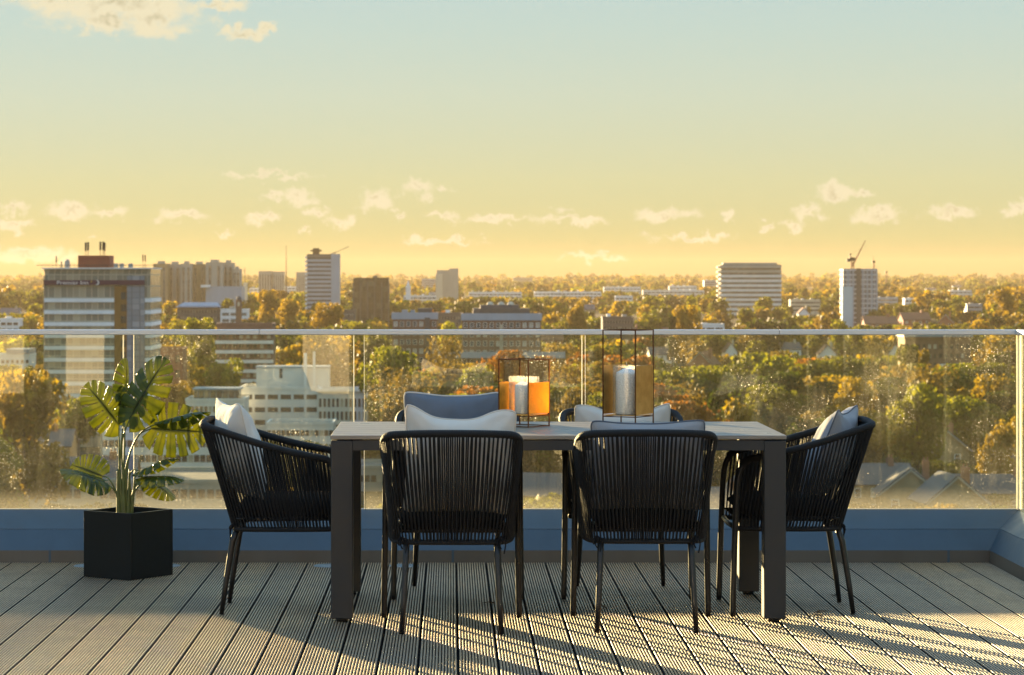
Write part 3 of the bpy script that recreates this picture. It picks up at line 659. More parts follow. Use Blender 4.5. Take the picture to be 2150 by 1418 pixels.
part_box('roof_storey', B['bluegrey'], r, -w*.45, -w*.1, 3, 10, h+.13, h+3.0); part_box('gable_end', B['cream'], r, -w/2-.4, -w/2-.16, 0, 15, 0, h+.5)
r, w, h = white_wing('long grey depot at the bottom left behind the glass', 60, 470, 1015, 470, 30, 22, 1, 1.2, 1.6, wm='grey', yb=1062)
r, w, h = white_wing('grey roofed low block beneath the middle of the table', 750, 860, 985, 520, 18, 8, 2, 1.0, 1.3, wm='grey', yb=1062)
r, w, h = white_wing('small blue roofed office at the lower left edge', 60, 150, 935, 600, 14, 7, 2, 1.0, 1.3, wm='dgrey', yb=985)
part_box('blue_canopy', B['blue'], r, -w*.3, w*.3, -2.5, -.2, 3.0, 3.5)
r, w, h = white_wing('white shed with a pale blue roof at the left edge below the rail', -20, 62, 748, 900, 14, 8, 1, 1.0, 1.2, wm='white', yb=768)
part_box('pitched_roof', B['blue'], r, -w*.1, w*.5, -.5, 14, h+.8, h+2.4)
# red brick pair and brick institution
r, w, h = white_wing('red brick building with two bright windows right of the hotel', 318, 384, 735, 760, 12, 3, 4, 1.4, 2.2, wm='redbrick', yb=800, fh=4.4, top=2.6, nm='red_brick_building')
r, w, h = white_wing('brown brick institution with a pale blue roof below the rail at right', 1900, 2038, 712, 900, 14, 12, 4, 1.0, 1.5, wm='brick', yb=765, fh=3.2, top=2.6, nm='brick_institution')
part_box('roof_edge', B['blue'], r, -w/2-.6, w/2+.6, -1, 14, h+.72, h+2.0); part_box('porch', B['white'], r, w*.02, w*.16, -3, -.1, h-10.5, h-8.6)

# ---------------------------------------------------------------- houses: pitched roofs, chimneys, sash windows
def make_house(w=8., d=9., hw=6., hr=3.4, wm='stock', rm='slate', gable=True, cols=2, rows=2, chim=True, wfr='white'):
    r = empty('house')
    q = MB()
    if gable:   # gable end faces the viewer
        q.prism([(-w/2, 0), (w/2, 0), (w/2, hw), (0, hw+hr), (-w/2, hw)], 0, d)
        q.build('wall', B[wm], r)
        q = MB(); t_ = .22; e = .45
        for s in (-1, 1):
            nrm = Vector((s*hr, 0, w/2)).normalized()*t_
            p = [Vector((s*(w/2+e), -e, hw-e*hr/(w/2))), Vector((0, -e, hw+hr)), Vector((0, d+e, hw+hr)), Vector((s*(w/2+e), d+e, hw-e*hr/(w/2)))]
            p = [x+nrm*.05 for x in p]; q.add(p+[x+nrm for x in p], [(0, 1, 2, 3), (7, 6, 5, 4), (0, 4, 5, 1), (1, 5, 6, 2), (2, 6, 7, 3), (3, 7, 4, 0)])
        rf = q.build('roof', B[rm], r)
        q = MB()
        for s in (-1, 1):
            a_ = Vector((s*(w/2+.4), -.52, hw-.35)); b_ = Vector((0, -.52, hw+hr)); q.add([a_, b_, b_-Vector((0, 0, .35)), a_-Vector((0, 0, .3))], [(0, 1, 2, 3) if s > 0 else (3, 2, 1, 0)])
        q.build('barge_board', B['grey'], rf)
    else:
        q.box(-w/2, w/2, 0, d, 0, hw); q.add([(-w/2, 0, hw), (-w/2, d, hw), (-w/2, d/2, hw+hr)], [(0, 2, 1)]); q.add([(w/2, 0, hw), (w/2, d, hw), (w/2, d/2, hw+hr)], [(0, 1, 2)])
        q.build('wall', B[wm], r)
        q = MB(); t_ = .2; e = .4
        for s in (-1, 1):
            y0 = -e if s < 0 else d+e; zz = hw-e*hr/(d/2); nrm = Vector((0, s*hr, d/2)).normalized()*t_
            p = [Vector((-w/2-e, y0, zz)), Vector((w/2+e, y0, zz)), Vector((w/2+e, d/2, hw+hr)), Vector((-w/2-e, d/2, hw+hr))]
            p = [x+nrm*.05 for x in p]; q.add(p+[x+nrm for x in p], [(0, 1, 2, 3), (7, 6, 5, 4), (0, 4, 5, 1), (1, 5, 6, 2), (2, 6, 7, 3), (3, 7, 4, 0)])
        rf = q.build('roof', B[rm], r)
    if chim:
        q = MB(); cx = w*.28; q.box(cx-.5, cx+.5, d*.4, d*.4+1.4, hw, hw+hr+1.1)
        for k in (-.25, .25): q.lathe([(.14, 0), (.11, .6)], 8, (cx+k, d*.4+.7, hw+hr+1.1))
        q.build('chimney', B['redbrick' if wm != 'white' else 'cream'], rf)
    xs_ = [-w/2+w*(k+.5)/cols for k in range(cols)]
    windows(r, xs_, [1.5+2.9*i for i in range(rows)], .95, 1.45, -.01, None, B[wfr], litp=.3)
    return r
protos = {}
def house(kind, px, py, D, lab, rz=0, sc=1., grp='houses among the autumn trees', py_is_ridge=True):
    if kind not in protos:
        protos[kind] = make_house(**dict(
            stock_gable=dict(w=9, hw=6.2, hr=4.2, cols=2), slate_side=dict(w=15, gable=False, cols=5, hw=6, hr=3.2), red_gable=dict(wm='redbrick', rm='tile', w=8, hr=4.4),
            tile_side=dict(w=12, gable=False, wm='redbrick', rm='tile', cols=4, hr=4), white_side=dict(w=10, gable=False, wm='white', rm='slate', cols=3, hr=2.8), white_gable=dict(wm='white', rm='tile', w=7, hr=3.6))[kind]); r = protos[kind]
    else: r = copy_tree(protos[kind])
    hh = {'stock_gable': 10.4, 'slate_side': 9.2, 'red_gable': 10.4, 'tile_side': 10, 'white_side': 8.8, 'white_gable': 9.6}[kind]
    for _ in range(30): D = .5*D+.5*F*(EYE-(ground(WX(px, D), D)+hh*.97*min(1., sc)))/(py-580)
    x = WX(px, D); gz = ground(x, D)-.3; k_ = min(1., sc)
    if D > 1000: sc *= 1.35; k_ = 1.1
    r.location = (x, D, gz); r.rotation_euler = (0, 0, rz); r.scale = (sc, sc, k_)
    tag(r, lab, 'house', grp)
    wp = 14/D*F/2*sc; KO.append((px-wp, px+wp, PY(gz+5.5, D), D, 10)); return r
HS = [('slate_side', 1835, 978, 440, 'long slate roofed house behind the right chair with a white sash window', .12, 1.0), ('stock_gable', 1912, 985, 436, 'gabled yellow brick house with a tall dark roof slope at lower right', -.1, 1.15), ('stock_gable', 2010, 1000, 452, 'yellow brick gabled house second from the glass corner, window row low', .1, 1.1),
      ('slate_side', 2095, 1000, 448, 'slate roofed house nearest the corner of the glass', -.06, .9), ('stock_gable', 1985, 903, 540, 'pale stucco house with one white window above the lower right gables', .2, 1.2), ('white_gable', 2090, 925, 530, 'small gabled house with white windows beside the orange shrub', -.2, 1.),
      ('tile_side', 1700, 1005, 455, 'red tiled house hidden low behind the right chair legs', 0, 1.), ('white_side', 1390, 742, 840, 'white villa between the tall lantern and the dark trees', .1, .8), ('red_gable', 1470, 750, 830, 'red roofed gable beside the sunlit white dormer', -.4, .9),
      ('white_gable', 1535, 742, 850, 'narrow white house front among trees right of the red gable', .1, .6), ('white_side', 1662, 735, 900, 'pale blue grey house left of the tall bare trees', .15, .7), ('white_gable', 1738, 738, 880, 'narrow pale house behind the tall bare trees', 0, .8),
      ('white_gable', 1880, 745, 870, 'sunlit white cottage left of the brown institution', -.3, .6), ('red_gable', 1800, 655, 1120, 'red house beneath the small white turret above the rail', .2, .9), ('tile_side', 1850, 668, 1050, 'wide red tiled house above the rail at right', 0, 1.2),
      ('tile_side', 1925, 660, 1090, 'dark tiled house beside the wide red one above the rail', .1, 1.1), ('red_gable', 1985, 668, 1080, 'red gable among trees above the rail, far right', -.2, .9), ('white_side', 2010, 600, 2300, 'tiny white house on the distant right slope', 0, 1.2),
      ('white_side', 1955, 606, 2100, 'tiny white cottage left of the distant right slope house', 0, 1.1), ('white_gable', 1688, 655, 1150, 'white house left of the red houses above the rail', 0, .8), ('slate_side', 1230, 650, 1200, 'slate roofed villa left of the tall lantern above the rail', .1, .7),
      ('white_side', 330, 900, 640, 'white villa hidden behind the monstera leaf', 0, .9), ('slate_side', 60, 905, 620, 'slate roofed terrace at the lower left edge', 0, 1.2), ('tile_side', 1150, 700, 960, 'tiled house just below the rail behind the small lantern', .1, 1.),
      ('slate_side', 170, 965, 560, 'slate terrace beside the black planter', .05, 1.3), ('stock_gable', 1570, 1010, 450, 'brick gable glimpsed beneath the table at right', .1, 1.), ('slate_side', 1480, 1030, 430, 'slate roofed house beneath the right half of the table', 0, 1.2), ('slate_side', 1130, 1000, 455, 'slate roof slope beneath the middle of the table', -.3, 1.3),
      ('white_side', 230, 660, 1100, 'white villa behind the hotel', 0, .9), ('white_side', 20, 650, 1400, 'small white house at the left edge among gold trees', 0, 1.), ('red_gable', 1330, 700, 930, 'red gable behind the tall lantern frame', .1, .8), ('tile_side', 1420, 700, 950, 'brown tiled roof just under the rail right of the tall lantern', .1, .8)]
for i, (k, px, py, D, lab, rz, sc) in enumerate(HS): house(k, px, py, D, lab, rz, sc)
# white turret
D = 1800.; x = WX(1812, D); z0 = ground(x, D); hh = WZ(649, D)-z0
r = empty('white_turret', (x, D, z0), 0, 'little white turret with a pointed cap among red roofs', 'turret'); part_box('wall', B['cream'], r, -1., 1., 0, 2, 0, hh-2); q = MB(); q.lathe([(1.3, 0), (.5, .9), (.3, 1.6), (0, 2.2)], 10, (0, 1, hh-2)); q.build('cap', B['white'], r); KO.append((1805, 1820, 670, D, 3))
# road
q = MB(); pts = [(WX(-50, 640), 640), (WX(92, 640), 640), (WX(300, 610), 610)]
q.add([(x, y+o, ground(x, y)+.25) for x, y in pts for o in (-4, 4)], [(0, 2, 3, 1), (2, 4, 5, 3)]); tag(q.build('road', M['asphalt']), kind='structure')

# ---------------------------------------------------------------- trees
rng = np.random.default_rng(11)
def crown_quads(H, Wd, nl, leaf, shape='round', lobes=14, base=.22, rg=rng):
    """leaf quads through lobes of a crown; returns (n*4,3)"""
    cs = []
    for k in range(lobes):
        u = rg.random(); a = rg.random()*2*PI
        zc = H*(base+.12+(.80-base)*u)
        if shape == 'round': rad = Wd*.5*math.sqrt(max(.05, 1-((zc/H-(base+1)/2-.02)/((1-base)/2*1.05))**2))
        elif shape == 'tall': rad = Wd*.5*(1-.55*u)
        elif shape == 'cone': rad = Wd*.55*(1-u)**.8+.3
        else: rad = Wd*.5*(.55+.5*math.sin(u*PI))
        rr = rad*(.35+.45*rg.random()); cs.append((rr*math.cos(a), rr*math.sin(a), zc, Wd*(.15+.10*rg.random())*(1 if shape != 'cone' else .7)))
    cs.append((0, 0, H*(base+.75*(1-base)), Wd*.22)); cs.append((0, 0, H*(base+.4*(1-base)), Wd*.3))
    cs = np.array(cs); wgt = cs[:, 3]**2; idx = rg.choice(len(cs), nl, p=wgt/wgt.sum()); c = cs[idx]
    d = rg.normal(size=(nl, 3)); d /= np.linalg.norm(d, axis=1)[:, None]
    r = c[:, 3]*(0.55+.5*rg.random(nl)**.6); p = c[:, :3]+d*r[:, None]*np.array([1, 1, .85])
    stray = rg.random(nl) < .08; p[stray] += rg.normal(size=(stray.sum(), 3))*Wd*.05
    p[:, 2] = np.clip(p[:, 2], H*base*.6, H*1.02)
    nrm = d+rg.normal(size=(nl, 3))*.7; nrm /= np.linalg.norm(nrm, axis=1)[:, None]
    t = np.cross(nrm, rg.normal(size=(nl, 3))); t /= np.linalg.norm(t, axis=1)[:, None]; b_ = np.cross(nrm, t)
    s = leaf*(.6+.8*rg.random(nl))[:, None]*.5
    q = np.stack([p-t*s-b_*s*.7, p+t*s-b_*s*.7, p+t*s*.8+b_*s*.9, p-t*s*.9+b_*s*.6], 1)
    return q.reshape(-1, 3).astype(np.float32)
def tree_proto(H, Wd, shape, nl, leaf, lobes=14, base=.22, bare=False):
    r = empty('tree')
    cm = npmesh('crown', crown_quads(H, Wd, nl, leaf, shape, lobes, base), nl, M['olive green'])
    c = bpy.data.objects.new('crown', cm); C.objects.link(c); c.parent = r
    q = MB(); tw = H*.022
    q.tube([(0, 0, -1), (.1, .05, H*.3), (-.05, .1, H*.6), (0, 0, H*.85)], [tw*1.3, tw, tw*.6, tw*.15], 7)
    for k in range(9 if bare else 6):
        a = k*2.4+random.random(); z0 = H*(.25+.06*k); L_ = Wd*(.3+.15*random.random())
        p = [Vector((0, 0, z0)), Vector((math.cos(a)*L_*.5, math.sin(a)*L_*.5, z0+H*.1)), Vector((math.cos(a)*L_, math.sin(a)*L_, z0+H*.22))]
        q.tube(p, [tw*.5, tw*.3, tw*.08], 5)
    q.build('trunk', M['bark'], r)
    return r
TP = [(tree_proto(15, 13, 'round', 4200, .62, 18), 'broad'), (tree_proto(14, 11, 'round', 3600, .6, 13), 'rounded'), (tree_proto(17, 11, 'tall', 3800, .6, 16), 'tall'), (tree_proto(12, 12, 'round', 3400, .6, 22), 'spreading'),
      (tree_proto(16, 7, 'cone', 2600, .5, 16, .08), 'conical'), (tree_proto(16, 13, 'other', 1700, .5, 26, .2, True), 'half bare'), (tree_proto(9, 8, 'round', 2200, .5, 10, .1), 'small')]
used = [False]*len(TP)
def fit(x, y, z, h, rad=4.):
    """largest height up to h that keeps the sight lines free, 0 inside a footprint"""
    px = PX(x, y); rp = rad/y*F*.75
    for a, b_, yb, D, dep in KO:
        if a-rp < px < b_+rp:
            if D-3-rad*.5 < y < D+dep+rad*.6: return 0
            if y < D: h = min(h, EYE-(yb-580)/F*y-z)
    return h
def colour_at(x, y, rnd):
    px = PX(x, y)
    if y > 900: w_ = [.25, .35, .15, .01, .17, .07]
    elif px < 760: w_ = [.30, .30, .14, .03, .16, .07]
    elif px < 1350: w_ = [.18, .33, .16, .09, .18, .06]
    else: w_ = [.13, .34, .20, .04, .19, .10]
    c = np.cumsum(w_); return list(FOL)[int(np.searchsorted(c, rnd*c[-1]))]
# landmark trees seen in the photograph: px, py of top, distance, proto, colour, width scale, label
LT = [(50, 790, 430, 0, 'golden', 1.25, 'big golden tree filling the lower left pane beneath the hotel'), (470, 757, 745, 1, 'yellow green', 1.0, 'rounded green gold tree in front of the white banded flats'), (1440, 645, 1180, 0, 'golden', 1.1, 'golden round tree just above the rail right of the tall lantern'),
      (1412, 650, 1150, 4, 'dark green', .9, 'dark narrow evergreen beside the golden round tree above the rail'), (1212, 634, 1300, 2, 'golden', 1.1, 'tall golden tree above the rail left of the tall lantern'), (820, 735, 640, 0, 'yellow green', 1.2, 'broad green gold tree through the glass left of the blue grey cushion'),
      (930, 700, 760, 5, 'brown', 1.1, 'half bare brown tree in front of the long brick block'), (1050, 742, 700, 3, 'russet', 1.4, 'russet spreading tree behind the small lantern'), (1120, 755, 690, 3, 'russet', 1.1, 'second russet tree, right of the small lantern'),
      (1490, 775, 600, 0, 'yellow green', 1.0, 'bright green tree standing out among the dark wood right of the tall lantern'), (1470, 852, 470, 3, 'russet', 1.25, 'orange brown domed tree just above the right end of the table'), (1560, 860, 475, 3, 'golden', .8, 'smaller orange tree beside the domed orange tree'),
      (1940, 722, 830, 4, 'golden', 1.0, 'flame orange tree in front of the brown brick institution'), (1903, 728, 850, 0, 'olive green', .8, 'olive tree at the left end of the brown brick institution'), (1925, 810, 520, 1, 'yellow green', 1.1, 'bright green tree in the middle of the right pane'), (1800, 800, 560, 0, 'golden', 1.0, 'golden tree above the right chair cushion'),
      (2100, 888, 470, 6, 'golden', 1., 'small orange shrub tree near the corner of the glass'), (2110, 607, 1500, 0, 'golden', 1.2, 'wide golden tree on the right edge above the rail'), (560, 612, 1500, 0, 'golden', 1.2, 'golden tree mass below the church spire'),
      (690, 640, 1260, 0, 'golden', 1.3, 'big golden tree below the banded office tower'), (610, 632, 1350, 0, 'golden', 1.3, 'big golden tree left of the banded office tower'), (420, 672, 980, 0, 'yellow green', 1.1, 'round green gold tree right of the hotel above the rail'), (1290, 905, 430, 1, 'olive green', 1., 'olive tree directly behind the tall lantern feet')]
for i, (px, py, D, pi_, colr, sc, lab) in enumerate(LT):
    pr, kind = TP[pi_]; o = pr if not used[pi_] else copy_tree(pr); used[pi_] = True
    x = WX(px, D); gz = ground(x, D); H0 = [15, 14, 17, 12, 16, 16, 9][pi_]; h = WZ(py, D)-gz
    o.location = (x, D, gz); o.scale = (sc, sc, h/H0); o.rotation_euler = (0, 0, i*1.3)
    tag(o, lab, 'tree', 'single trees that stand out')
    cr = [c for c in o.children if c.name.startswith('crown')][0]; cr.material_slots[0].link = 'OBJECT'; cr.material_slots[0].material = M[colr]
    KO.append((px-9*sc/D*F*.4, px+9*sc/D*F*.4, py+25, D, 1))
TS = 1.25
cand = []
y = 318.
while y < 1500:
    half = y*(1075/F)+14; cx = y*(129/F); x = cx-half+random.uniform(0, 6)
    while x < cx+half:
        xx = x+random.uniform(-3, 3); yv = y+random.uniform(-.02, .02)*y
        cand.append((xx, yv)); x += random.uniform(8, 13)
    y *= 1.042
zone = lambda px: 'left of the table' if px < 690 else ('behind the left half of the table' if px < 1130 else ('behind the right half of the table' if px < 1640 else 'right of the table'))
n_ind = 0; stuffm = []
for (x, y) in sorted(cand, key=lambda c: c[1]):
    z = ground(x, y); px = PX(x, y); rnd = random.random()
    pi_ = random.choices(range(7), [5, 5, 3, 4, 1, 1.6, 3])[0]; H0 = [15, 14, 17, 12, 16, 16, 9][pi_]
    s = random.uniform(.75, 1.15)
    # the open, built-up ground at the lower left and centre has few trees
    if px < 820 and y < 800 and random.random() < .45: continue
    s *= TS; h = fit(x, y, z, H0*s, 6*s)
    if h < H0*s*.7 and h > 4.5: pi_ = random.choice([6, 6, 3]); H0 = [9, 12][pi_ == 3]; h = min(h, H0*TS); s = h/H0
    elif h <= 4.5: continue
    else: s = h/H0
    colr = colour_at(x, y, rnd)
    if pi_ == 4 and colr not in ('golden',): colr = 'dark green'
    if pi_ == 5: colr = 'brown'
    if PY(z+h, y) > 1085: continue
    if n_ind < 277:
        pr, kind = TP[pi_]; o = pr if not used[pi_] else copy_tree(pr); used[pi_] = True; n_ind += 1
        o.location = (x, y, z-.3); o.scale = (s*random.uniform(.9, 1.15),)*2+(s,); o.rotation_euler = (0, 0, random.uniform(0, 6.28))
        dz = 'low in the glass' if y < 420 else ('midway up the glass' if y < 540 else 'high in the glass')
        tag(o, '%s %s tree %s, %s' % (kind, colr, dz, zone(px)), 'tree', '%s %s trees %s, %s' % (kind, colr, dz, zone(px)))
        cr = [c for c in o.children if c.name.startswith('crown')][0]; cr.material_slots[0].link = 'OBJECT'; cr.material_slots[0].material = M[colr]
    else: stuffm.append((x, y, z, pi_, s, colr, 1.0))
for i, (pr, k) in enumerate(TP):
    if not used[i]: 
        for c in list(pr.children): bpy.data.objects.remove(c)
        bpy.data.objects.remove(pr)
# farther rows
y = 1500.
while y < 9300:
    half = y*(1075/F)+60; cx = y*(129/F); st = 10+y*.0028; x = cx-half
    while x < cx+half:
        xx = x+random.uniform(-.5, .5)*st; yv = y*(1+random.uniform(-.02, .02)); z = ground(xx, yv); s = random.uniform(.7, 1.2); x += st*random.uniform(.6, 1.25)
        if mnoise.noise((xx/260, yv/300, 7.7)) < -.28 and random.random() < .8: continue
        pi_ = random.choices(range(7), [5, 5, 2, 5, .7, .5, 2])[0]
        H0 = [15, 14, 17, 12, 16, 16, 9][pi_]; s *= TS; h = fit(xx, yv, z, H0*s, 5.5*s)
        if h < 4: continue
        if h < H0*s*.7: pi_ = 6; s = min(h/9, 1.2)
        else: s = h/H0
        stuffm.append((xx, yv, z, pi_, s*(1+max(0, yv-4000)/9000), colour_at(xx, yv, random.random()), 1.))
    y *= 1.038
# a few detail levels per shape
spec = [(15, 13, 'round', 16, .2), (14, 11, 'round', 12, .2), (17, 11, 'tall', 14, .2), (12, 12, 'round', 16, .2), (16, 7, 'cone', 12, .08), (16, 13, 'other', 18, .2), (9, 8, 'round', 8, .1)]
lod = {}
for i, (H, Wd, sh, lb, ba) in enumerate(spec):
    for L_, (nq, lf) in enumerate(((900, 1.0), (420, 1.45), (190, 2.1))):
        lod[i, L_] = [crown_quads(H, Wd, nq if i != 5 else int(nq*.6), lf if i != 4 else lf*.7, sh, lb, ba) for _ in range(3)]
cos_, tin = [], []
for (x, y, z, pi_, s, colr, _) in stuffm:
    L_ = 0 if y < 1000 else (1 if y < 2200 else 2)
    q = random.choice(lod[pi_, L_]); a = random.uniform(0, 6.28); ca, sa = math.cos(a)*s, math.sin(a)*s
    p = np.empty_like(q); p[:, 0] = q[:, 0]*ca-q[:, 1]*sa+x; p[:, 1] = q[:, 0]*sa+q[:, 1]*ca+y; p[:, 2] = q[:, 2]*s+z-.5
    nq = len(q)//4; c0 = np.array(FOL[colr][0]); c1 = np.array(FOL[colr][1]); k = random.uniform(.75, 1.2)
    zz = q[::4]; f = .5+.5*np.sin(zz[:, 0]*.9+zz[:, 1]*.7+zz[:, 2]*.8+a)
    f = np.clip(f+rng.normal(size=nq)*.2, 0, 1)[:, None]
    t = np.ones((nq, 4), np.float32); t[:, :3] = (c0*.7*(1-f)+c1*f)*k
    cos_.append(p); tin.append(t)
co = np.concatenate(cos_); tt = np.concatenate(tin)
print('stuff trees', len(stuffm), 'quads', len(co)//4, 'individual', n_ind)
o = bpy.data.objects.new('woodland', npmesh('woodland', co, len(co)//4, M['foliage_mass'], tt)); C.objects.link(o)
tag(o, 'autumn wood of gold, olive and brown crowns stretching to the skyline', 'woodland', kind='stuff')

# ---------------------------------------------------------------- haze
m = bpy.data.materials.new('haze'); m.use_nodes = True; n = NT(m.node_tree); m.node_tree.nodes.clear()
ou = n.n('ShaderNodeOutputMaterial'); pv = n.n('ShaderNodeVolumePrincipled')
pv.inputs['Color'].default_value = (.62, .52, .34, 1); pv.inputs['Density'].default_value = 5.5e-5; pv.inputs['Anisotropy'].default_value = .2
n.l(pv.outputs[0], ou.inputs['Volume'])
tag(MB().box(-3300, 3300, -520, 9700, -62, 64).build('haze', m), 'thin golden evening haze over the city', kind='stuff')

# ---------------------------------------------------------------- terrace deck
DY = 12.71; DX = 2.616; DX0 = -6.5; Y0 = -5.0        # far edge, right edge, left and near ends
pitch = .1438; nb = 12; rp = (pitch-.007)/nb
q = MB(); x = DX-pitch
prof = []; nbx = 0
while x > DX0:
    for k in range(nb):
        a = x+.0035+(k+.5)*rp; hw_ = rp*.5-.0020; prof.append([(a+hw_*c, z) for c, z in ((-1, -.009), (-.97, -.0026), (-.82, -.0013), (-.55, -.0005), (0, 0), (.55, -.0005), (.82, -.0013), (.97, -.0026), (1, -.009))])
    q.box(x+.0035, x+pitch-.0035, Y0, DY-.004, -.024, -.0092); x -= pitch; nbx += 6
MI = [1]*nbx  # dark slot paints shade into the groove floors and walls
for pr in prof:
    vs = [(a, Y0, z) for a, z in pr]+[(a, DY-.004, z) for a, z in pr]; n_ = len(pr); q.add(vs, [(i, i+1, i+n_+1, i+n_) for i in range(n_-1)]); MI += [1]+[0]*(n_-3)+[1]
dk = q.build('deck', M['deck']); dk.data.materials.append(M['deck_under_groove_shade']); dk.data.polygons.foreach_set('material_index', MI); tag(dk, 'grooved brown composite terrace decking', kind='structure')
tag(MB().box(DX0, DX, Y0, DY, -.30, -.03).build('deck_base', M['deck_under_groove_shade']), kind='structure')
# upstand: folded metal kerb along the far and the right edge (offset outward, height)
UP = [(-.0, -.03), (0, .058), (.060, .1535), (.063, .1538), (.063, .157), (.185, .242), (.235, .242), (.235, -.3)]
OT = .19
def upstand(name, seg, mt, lab=None, lipmat=None):
    q = MB(); vs = []
    # far run from left to the mitred corner, then the right run towards the viewer
    for o_, z in seg: vs += [(DX0, DY+o_, z), (DX+o_, DY+o_, z), (DX+o_, Y0, z)]
    n_ = len(seg); fs = []
    for i in range(n_-1):
        a = i*3; fs += [(a, a+1, a+4, a+3), (a+1, a+2, a+5, a+4)]
    q.add(vs, fs); o = q.build(name, mt); return o
root = upstand('kerb', UP[1:], M['upstand']); tag(root, 'folded slate blue metal kerb around the deck edge', kind='structure')
lip = upstand('kerb_face', UP[:2], M['upstand_lip']); lip.parent = root
q = MB()
for xj in (-1.95, .005, 2.41):  # lapped joints in the lower fold: thin cover strips
    q.add([(xj, DY-.002, .0), (xj+.012, DY-.002, .0), (xj+.012, DY-.002, .059), (xj, DY-.002, .059), (xj+.012, DY+.059, .1555), (xj, DY+.059, .1555)], [(0, 1, 2, 3), (3, 2, 4, 5)])
j = q.build('joint_strip', M['upstand']); j.parent = root
# balustrade
GY = DY+OT; GX = 2.80; zb, zt = .236, 1.104
bal = empty('balustrade', (0, GY, 0), 0, 'frameless glass balustrade with a slim steel cap rail along the terrace edge', 'balustrade')
xs_ = [(-6.2, WX(-230, GY)), (WX(-208, GY), WX(258, GY)), (WX(281, GY), WX(742, GY)), (WX(765, GY), WX(1221, GY)), (WX(1229, GY), GX-.012)]
for a, b_ in xs_:
    p = MB().box(a, b_, -.009, .009, zb, zt).build('glass_panel', M['glass'], bal)
    e = MB().box(b_, b_+.004, -.009, .009, zb, zt).build('pane_edge', M['glass_edge'], p)
    e = MB().box(a-.0015, a, -.009, .009, zb, zt).build('pane_edge', M['glass_edge'], p)
for i in range(5):
    a = GY-.012-i*1.9; b_ = a-1.87
    p = MB().box(GX-.009, GX+.009, b_-GY, a-GY, zb, zt).build('glass_panel', M['glass'], bal)
    MB().box(GX-.009, GX+.009, a-GY, a-GY+.004, zb, zt).build('pane_edge', M['glass_edge'], p)
js = [-6.4, WX(545, GY)-.001, WX(1635, GY)]
for a, b_ in ((js[0], js[1]), (js[1]+.002, js[2]), (js[2]+.002, GX+.022)):
    MB().bbox(a, b_, -.022, .022, 1.1, 1.126, .003).build('cap_rail', M['rail'], bal)
MB().bbox(GX-.022, GX+.022, Y0-GY, -.0225, 1.1, 1.126, .003).build('cap_rail', M['rail'], bal)
# penthouse behind the camera, mirrored faintly in the glass
ph = empty('penthouse_wall', (0, -5.2, 0), 0, 'pale penthouse wall with dark glazing behind the viewer, mirrored in the balustrade', 'building')
q = MB(); edges = [(-9, -7.4), (-5.9, -5.05), (-4.55, -4.1), (-1.75, -1.2), (4.9, 5.5), (7.6, 9)]
for a, b_ in edges: q.box(a, b_, -.3, 0, 0, 2.7)
q.box(-9, 9, -.3, .01, 2.7, 3.4); q.build('pier', M['render_wall'], ph)
q = MB()
pe = [e for p in edges for e in p][1:-1]
for k in range(0, len(pe), 2): q.box(pe[k], pe[k+1], -.22, -.14, 0, 2.7)
q.build('window', M['dark_glass'], ph)
tag(MB().box(-9, 9, -5.2, Y0, -.3, -.03).build('threshold', M['deck_under_groove_shade']), kind='structure')
# floor covers
for i, (px, lab) in enumerate(((187, 'flat grey disc on the deck peeping out left of the planter'), (348, 'flat grey disc on the deck peeping out right of the planter'), (690, 'flat grey disc on the deck behind the left table leg'), (848, 'flat grey disc on the deck behind the front left chair'))):
    q = MB(); q.lathe([(0, .003), (.062, .003), (.07, .002), (.072, -.001)], 32); q.lathe([(0, .0036), (.018, .0036), (.019, .003)], 16)
    tag(q.build('floor_cover', M['cover'], loc=((px-946)/437.7, 12.56, .0005)), lab, 'floor cover', 'round covers along the deck edge')

# ---------------------------------------------------------------- table
T = empty('dining_table', (.4325, 11.0, 0), 0, 'long charcoal outdoor dining table with a slatted grey brown top', 'table')
hw, hd = .9145, .5
q = MB(); ns = 7; sw = (2*hd-.007*(ns-1))/ns
for k in range(ns): q.bbox(-hw, hw, -hd+k*(sw+.007), -hd+k*(sw+.007)+sw, .734, .75, .002)
q.build('tabletop', M['slats'], T)
q = MB(); q.box(-hw+.09, hw-.09, -hd+.006, -hd+.046, .69, .730); q.box(-hw+.09, hw-.09, hd-.046, hd-.006, .69, .730)
q.box(-hw+.006, -hw+.046, -hd+.09, hd-.09, .69, .730); q.box(hw-.046, hw-.006, -hd+.09, hd-.09, .69, .730); q.box(-.02, .02, -hd+.046, hd-.046, .7, .730)
q.build('apron', M['table_frame'], T)
for sx1 in (-1, 1):
    for sy1 in (-1, 1):
        a = sorted((sx1*(hw-.002), sx1*(hw-.090))); b_ = sorted((sy1*(hd-.002), sy1*(hd-.090)))
        lg = MB().bbox(a[0], a[1], b_[0], b_[1], .014, .729, .003).build('leg', M['table_frame'], T)
        q = MB(); q.lathe([(0, .0145), (.024, .0145), (.026, .004), (.022, 0), (0, 0)], 20, ((a[0]+a[1])/2, (b_[0]+b_[1])/2, 0)); q.build('foot_pad', M['frame'], lg)

